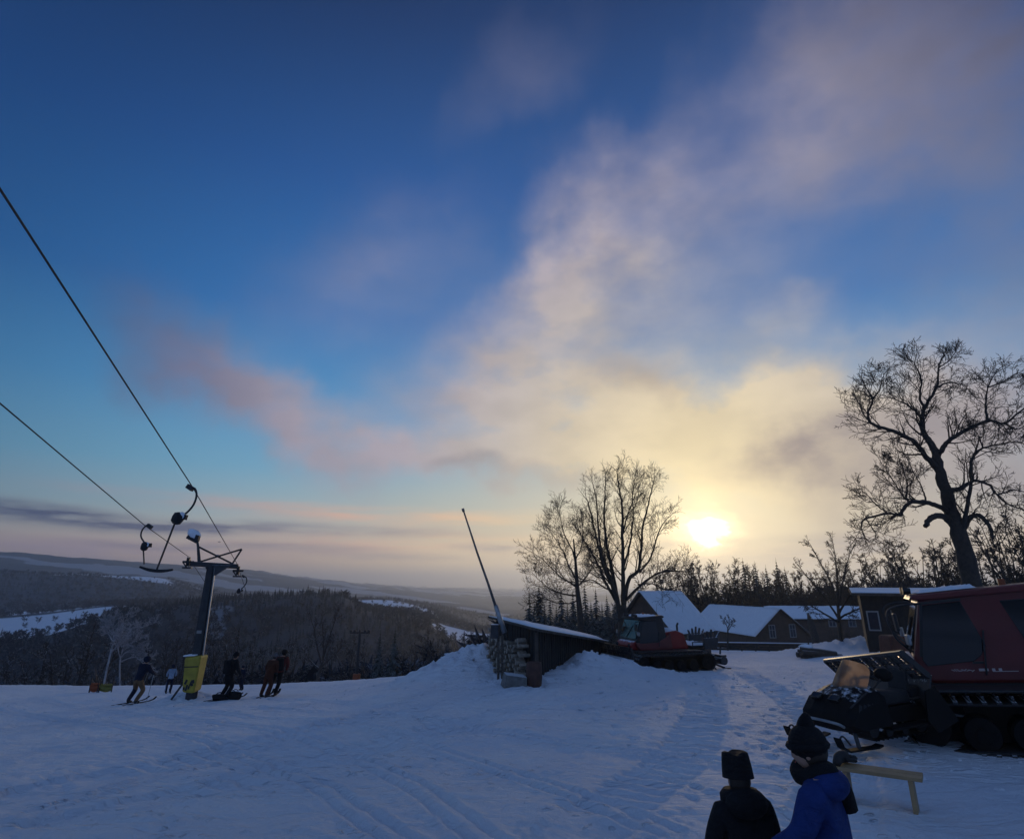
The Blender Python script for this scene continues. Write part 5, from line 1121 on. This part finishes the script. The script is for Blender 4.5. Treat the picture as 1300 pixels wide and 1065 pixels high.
# ------------------------------------------------------------------ people
def skin_mesh(name, V, E, Rad, root_i, parent, mats, pick, sub=2):
    me = bpy.data.meshes.new(name); me.from_pydata([tuple(v) for v in V], E, []); o = bpy.data.objects.new(name, me); COL.objects.link(o)
    sk = o.modifiers.new('Skin', 'SKIN'); sk.use_smooth_shade = True
    for i, r in enumerate(Rad):
        d = me.skin_vertices[0].data[i]; d.radius = (r, r) if np.isscalar(r) else r; d.use_root = (i == root_i)
    s = o.modifiers.new('Sub', 'SUBSURF'); s.levels = s.render_levels = sub
    dg = bpy.context.evaluated_depsgraph_get(); nm = bpy.data.meshes.new_from_object(o.evaluated_get(dg)); o.modifiers.clear(); o.data = nm; bpy.data.meshes.remove(me); nm.name = name
    for m in mats: nm.materials.append(m)
    for p in nm.polygons: p.material_index = pick(p.center); p.use_smooth = True
    if parent is not None: o.parent = parent
    return o
M['skin'] = material('skin', (.45, .27, .20), .6, var=.1, spec=.3)
M['hair'] = material('dark_hair', (.03, .02, .015), .7, var=.3, scale=40)
def cloth(name, c):
    m = material(name, c, .85, var=.35, scale=5, bump=.5, bscale=60, spec=.2); k = NT(m.node_tree); b = next(n for n in k.n if n.type == 'BSDF_PRINCIPLED'); fine = b.inputs['Normal'].links[0].from_node
    tc = k.new('ShaderNodeTexCoord'); mp = k.new('ShaderNodeMapping'); k.put(mp.inputs[0], tc.outputs['Object']); mp.inputs[3].default_value = (1, 1, 2.4); bn = k.new('ShaderNodeBump'); bn.inputs['Strength'].default_value = .9; bn.inputs['Distance'].default_value = .05
    k.put(bn.inputs['Height'], k.noise(mp.outputs[0], 5.5, 3, .5, dist=1.2)); k.l.new(bn.outputs[0], fine.inputs['Normal']); return m
C = dict(navy=cloth('navy_cloth', (.012, .016, .035)), black=cloth('black_cloth', (.012, .012, .014)), blue=cloth('blue_jacket', (.016, .036, .15)), maroon=cloth('maroon_cloth', (.10, .022, .020)), tan=cloth('tan_cloth', (.16, .10, .055)),
         grey=cloth('grey_cloth', (.12, .12, .13)), pale=cloth('pale_blue_cloth', (.26, .33, .44)), rust=cloth('rust_cloth', (.07, .026, .016)))
def person(label, loc, yaw, h=1.75, jacket='navy', trousers='black', hat='black', lean=(0, 0), knee=.10, stance=.13, arms=((-.26, .12, .92), (.26, .12, .92)), skis=False, pack=None, poles=False, headwear='beanie', group=None, tilt=0.0, extra=None, turn=0.0):
    """faces local +y; joints in metres for a 1.75 m figure, lean moves the trunk relative to the feet"""
    root = empty('person', loc, (0, 0, yaw), label, 'person', group); root.scale = (h/1.75,)*3
    lx, ly = lean
    def L(x, y, z): f = max(0, z-.1)/1.65; return Vector((x+lx*f, y+ly*f, z))
    hip, waist, chest, neck = L(0, -.02-knee*.5, .93), L(0, -.01, 1.08), L(0, 0, 1.32), L(0, .01, 1.50)
    V = [hip, waist, chest, neck, L(0, .015, 1.56)]; E = [(0, 1), (1, 2), (2, 3), (3, 4)]; Rd = [(.175, .145), (.175, .145), (.19, .15), (.075, .07), (.055, .055)]
    feet = []
    for s in (-1, 1):
        i = len(V); f = Vector((s*stance, 0, 0)); feet.append(f)
        V += [L(s*.10, -.02-knee*.4, .86), L(s*(stance+.02), knee*1.1, .50), Vector((s*stance, -.05, .12)), Vector((s*stance, -.03, .06)), Vector((s*stance*1.05, .13, .045))]
        E += [(0, i), (i, i+1), (i+1, i+2), (i+2, i+3), (i+3, i+4)]; Rd += [.118, .094, .078, .07, .055]
    hands = []
    for s, (hx, hy, hz) in zip((-1, 1), arms):
        i = len(V); sh = L(s*.20, 0, 1.43); hd = L(hx, hy, hz); mid = sh.lerp(hd, .52)+Vector((s*.06, -.07, -.03)); V += [sh, mid, hd]; E += [(2, i), (i, i+1), (i+1, i+2)]; Rd += [.095, .075, .052]; hands.append((hd, (hd-mid).normalized()))
    zw = .93*1.0
    body = skin_mesh('body', V, E, Rd, 0, root, [C[jacket], C[trousers], M['skin'], M['rubber']], lambda c: 2 if c.z > 1.515 else (3 if c.z < .13 else (1 if c.z < .90 and abs(c.x-lx*.5) < .22+abs(lx)*.1 and c.y < .25+ly*.5 else 0)))
    # head with face, in the head's own frame
    hc = L(0, .03, 1.64); Hm = Matrix.Translation(hc) @ Euler((R(-6), tilt, turn)).to_matrix().to_4x4(); m = MB(); k, n = 18, 14; vs = []
    for i in range(n+1):
        ph = math.pi*i/n
        for j in range(k):
            a = 2*math.pi*j/k; x = math.sin(ph)*math.cos(a)*.078; y = math.sin(ph)*math.sin(a)*.098; z = math.cos(ph)*.118
            if z < -.02: x *= 1-.28*(-z/.118)**1.5; y *= 1-.12*(-z/.118)
            fr = max(0, math.sin(a))*math.sin(ph)
            nose = .030*math.exp(-((x/.014)**2+((z+.018)/.026)**2)) if y > 0 else 0
            eye = -.010*(math.exp(-(((x-.032)/.014)**2+((z-.004)/.012)**2))+math.exp(-(((x+.032)/.014)**2+((z-.004)/.012)**2))) if y > 0 else 0
            mouth = -.006*math.exp(-((x/.024)**2+((z+.062)/.007)**2)) if y > 0 else 0
            vs.append(Hm @ Vector((x, y+nose+eye+mouth, z)))
    m.add(vs, [(i*k+j, (i+1)*k+j, (i+1)*k+(j+1) % k, i*k+(j+1) % k) for i in range(n) for j in range(k)]); hd = m.build('head', M['skin'], root, smooth=True)
    for s in (-1, 1): m = MB(); m.ball(Hm @ Vector((s*.032, .088, .004)), .011, 8, 6); m.build('eye', M['black_satin'], hd, smooth=True); m = MB(); m.ball(Hm @ Vector((s*.078, 0, -.01)), .026, 8, 6, (.35, .7, 1.1)); m.build('ear', M['skin'], hd, smooth=True)
    m = MB(); m.ball(Hm @ Vector((0, .088, -.062)), .018, 8, 5, (1.3, .3, .25)); m.build('mouth', cloth('lips', (.32, .10, .09)) if 'lips' not in bpy.data.materials else bpy.data.materials['lips'], hd, smooth=True)
    m = MB(); m.ball(Hm @ Vector((0, -.025, .005)), .108, 14, 9, (.82, .90, 1.0)); m.build('hair', M['hair'], hd, smooth=True)
    hm = MB(); rot = Hm.to_3x3()
    if headwear == 'helmet':
        hm.ball(Hm @ Vector((0, -.015, .035)), .135, 18, 12, (.92, 1.08, .92), 0, None, rot); hm.build('helmet', C[hat], root, smooth=True)
        g = MB(); g.tube(catmull([Hm @ Vector(v) for v in ((-.085, .05, .02), (-.055, .105, .02), (0, .125, .02), (.055, .105, .02), (.085, .05, .02))], 3), .034, 8); g.build('goggles', M['glass'], root, smooth=True)
    elif headwear == 'beanie':
        hm.ball(Hm @ Vector((0, -.012, .045)), .118, 18, 12, (.90, 1.02, .95), .01, random.Random(1), rot); hm.tube(catmull([Hm @ Vector((.104*math.cos(a), -.008+.116*math.sin(a), .035)) for a in np.linspace(0, 6.283, 12)], 2), .022, 6, False); hm.build('beanie', C[hat], root, smooth=True)
    if pack:
        m = MB(); c = L(0, -.24, 1.24); m.box(c, (.34, .22, .52), (R(4), 0, 0), .82); pk = m.build('backpack', C[pack], root, bevel=.06)
        for s in (-1, 1): m = MB(); m.tube(catmull([L(s*.12, -.16, 1.45), L(s*.13, .02, 1.50), L(s*.14, .14, 1.36), L(s*.15, .06, 1.12), L(s*.14, -.14, 1.05)], 4), .022, 6); m.build('strap', C['black'], pk)
    # gloved hands: palm, four fingers of different length, thumb
    for s, (p, d) in zip((-1, 1), hands):
        x = d.cross(Vector((0, 1, .2))).normalized(); y = x.cross(d).normalized(); m = MB(); m.tube([p-d*.03, p+d*.03, p+d*.085], [.040, .048, .040], 8)
        for f, (o, l) in enumerate(((-.034, .066), (-.012, .076), (.011, .072), (.033, .056))): a = p+d*.08+x*o; m.tube([a, a+d*l*.5+y*.008, a+d*l*.85+y*.034], [.0135, .0125, .009], 6)
        a = p+d*.025-x*s*.036; m.tube([a, a+d*.035-x*s*.028+y*.015, a+d*.062-x*s*.026+y*.03], [.016, .014, .010], 6); m.build('glove', M['rubber'], root, smooth=True)
    if skis:
        for s in (-1, 1):
            m = MB(); x0 = s*stance; pts = [(-.75, .02), (.60, .015), (.80, .05), (.92, .13)]; vs = [(x0+dx, y, z+dz) for dz in (0, .02) for y, z in pts for dx in (-.045, .045)]; kk = 8
            fs = [(2*i, 2*i+1, 2*i+3, 2*i+2) for i in range(3)]+[(kk+2*i, kk+2*i+2, kk+2*i+3, kk+2*i+1) for i in range(3)]+[(2*i, 2*i+2, kk+2*i+2, kk+2*i) for i in range(3)]+[(2*i+1, kk+2*i+1, kk+2*i+3, 2*i+3) for i in range(3)]+[(0, kk, kk+1, 1), (6, 7, 15, 14)]
            m.add(vs, fs); m.build('ski', M['black_satin'], root)
    if poles:
        for s, (p, d) in zip((-1, 1), hands): m = MB(); m.tube([p+Vector((0, 0, .08)), Vector((p.x+s*.10, p.y-.25, .02))], [.014, .008], 6); m.build('ski_pole', M['galv'], root)
    if extra: extra(root, L, Hm)
    return root
def at(u, v, y0=15): return seat(u, v, y0, 60)
person('skier leaning back on the tow in tan trousers, left of the yellow pylon pad', at(168, 893), R(-20), 1.78, 'navy', 'tan', 'navy', (.62, -.20), .12, .20, ((-.05, .34, 1.18), (.32, .30, 1.1)), True, poles=True, headwear='helmet')
person('small skier in a pale jacket just left of the yellow pylon pad', at(213, 879), R(30), 1.22, 'pale', 'navy', 'navy', (.10, .06), .10, .13, ((-.26, .20, 1.0), (.26, .20, 1.0)), True, headwear='helmet')
person('dark dressed skier bending beside black bags right of the pylon', at(284, 888), R(-35), 1.76, 'black', 'black', 'black', (.30, .10), .12, .15, ((-.2, .34, .95), (.30, .30, .9)), True, pack='black', headwear='beanie')
person('tiny dark figure farthest back beyond the black bags', at(306, 876), R(150), 1.15, 'navy', 'navy', 'navy', (.08, 0), .06, .11, headwear='beanie')
person('person in rust trousers and jacket, left one of the close-standing two', at(335, 885), R(-12), 1.72, 'rust', 'rust', 'grey', (.30, .05), .06, .13, ((-.24, .16, 1.0), (.22, .16, .98)), True, headwear='beanie')
person('taller person in black, right one of the close-standing two', at(345, 883), R(8), 1.84, 'maroon', 'black', 'black', (.34, .02), .05, .13, ((-.26, .12, .95), (.28, .10, .95)), True, pack='black', headwear='helmet')
def bag(u, v, s, seed, label):
    p = at(u, v); rr = random.Random(seed); root = empty('duffel_bag', p, (0, 0, rr.random()*3), label, 'bag', 'bags on the snow'); root.scale = (s, s, s)
    m = MB(); m.tube(catmull([(-.42, 0, .20), (-.36, 0, .21), (0, 0, .22), (.36, 0, .20), (.42, 0, .19)], 3), [.10, .16, .2, .215, .22, .225, .22, .22, .215, .2, .17, .14, .08], 12); m.build('shell', C['black'], root, smooth=True)
    for y in (-.1, .1): m = MB(); m.tube(catmull([(-.2, y, .40), (-.1, y*1.5, .5), (.1, y*1.5, .52), (.2, y, .40)], 3), .018, 6); m.build('handle', C['navy'], root)
bag(277, 889, .55, 1, 'black duffel bag at the feet of the dark skier, left one'); bag(296, 888, .70, 2, 'larger black duffel bag to the right of the dark skier')
# the two people close to the camera, cut by the lower edge
def scarf(root, L, Hm):
    m = MB(); m.tube(catmull([Hm @ Vector((.085*math.cos(a), -.01+.095*math.sin(a), -.115+.02*math.sin(a*2))) for a in np.linspace(0, 6.1, 10)], 3), .052, 9); m.tube(catmull([Hm @ Vector(v) for v in ((.05, -.09, -.12), (.10, -.14, -.22), (.12, -.16, -.36))], 3), [.05, .055, .06, .06, .06, .055, .05], 8); m.build('scarf', C['black'], root, smooth=True)
    m = MB(); m.tube(catmull([Hm @ Vector(v) for v in ((.015, -.02, .13), (.00, -.03, .17), (-.02, -.035, .20), (-.035, -.03, .215))], 4), [.058, .056, .053, .050, .046, .042, .038, .034, .030, .026, .022, .018, .012], 10); m.build('hat_peak', C['black'], root, smooth=True)
    m = MB(); m.ball(L(0, -.06, 1.47), .15, 14, 8, (1.25, .85, .62)); m.build('hood', C['blue'], root, smooth=True)
pb = W(1030, 925, 4.9); person('person in a bright blue jacket, dark scarf and peaked knitted hat at the lower edge', Vector((pb.x+.02, pb.y, gz(pb.x, pb.y))), R(55), (W(1022, 919, 4.9).z-gz(pb.x, pb.y))/1.80*1.75, 'blue', 'black', 'black', (0, .03), .05, .13, ((-.24, .28, 1.12), (.28, .24, 1.06)), False, None, False, 'beanie', extra=scarf, turn=R(10))
def pinched_hat(root, L, Hm):
    m = MB(); k, prof = 20, ((.135, .02), (.128, .10), (.118, .17), (.112, .20), (.085, .212)); vs = []
    for r, z in prof:
        for j in range(k): a = 2*math.pi*j/k; vs.append(Hm @ Vector((r*math.cos(a)*.92, r*math.sin(a)*1.05-.01, z-(.030*math.exp(-((r*math.cos(a)+.03)/.03)**2) if z > .19 else 0))))
    vs.append(Hm @ Vector((-.02, -.01, .165))); n = len(prof)
    m.add(vs, [(i*k+j, i*k+(j+1) % k, (i+1)*k+(j+1) % k, (i+1)*k+j) for i in range(n-1) for j in range(k)]+[((n-1)*k+j, (n-1)*k+(j+1) % k, n*k) for j in range(k)]); m.build('felt_hat', C['black'], root, smooth=True)
    m = MB(); m.tube(catmull([Hm @ Vector((.10*math.cos(a), -.01+.11*math.sin(a), -.12)) for a in np.linspace(0, 6.1, 10)], 3), .07, 9); m.build('collar', C['black'], root, smooth=True)
    m = MB(); m.ball(L(0, -.07, 1.50), .15, 14, 8, (1.2, .9, .75)); m.build('hood', C['black'], root, smooth=True)
ph = W(939, 975, 5.3); hz = W(939, 955, 5.3).z; gzp = gz(ph.x, ph.y); hh = (hz-gzp); person('person in a tall black hat pinched at the top, lowest in the picture', Vector((ph.x, ph.y, gzp)), R(10), hh/1.85*1.75, 'black', 'navy', 'black', (0, .02), .04, .12, ((-.22, .22, 1.05), (.22, .22, 1.05)), False, None, False, 'none', extra=pinched_hat)
# ------------------------------------------------------------------ haze
def build_haze():
    mb = MB(); top = max(ZHI+14, 26); bot = ZLO-1; mb.box((0, 0, (top+bot)/2), (31000, 31000, top-bot)); o = mb.build('haze', HM); o['kind'] = 'stuff'
HM = bpy.data.materials.new('haze'); HM.use_nodes = True
_k = NT(HM.node_tree); _k.n.clear()
_v = _k.new('ShaderNodeVolumePrincipled'); _v.inputs['Color'].default_value = (.79, .87, 1.0, 1); _v.inputs['Density'].default_value = 2.3e-4; _v.inputs['Anisotropy'].default_value = .65
_o = _k.new('ShaderNodeOutputMaterial'); _k.l.new(_v.outputs[0], _o.inputs['Volume'])
build_haze()
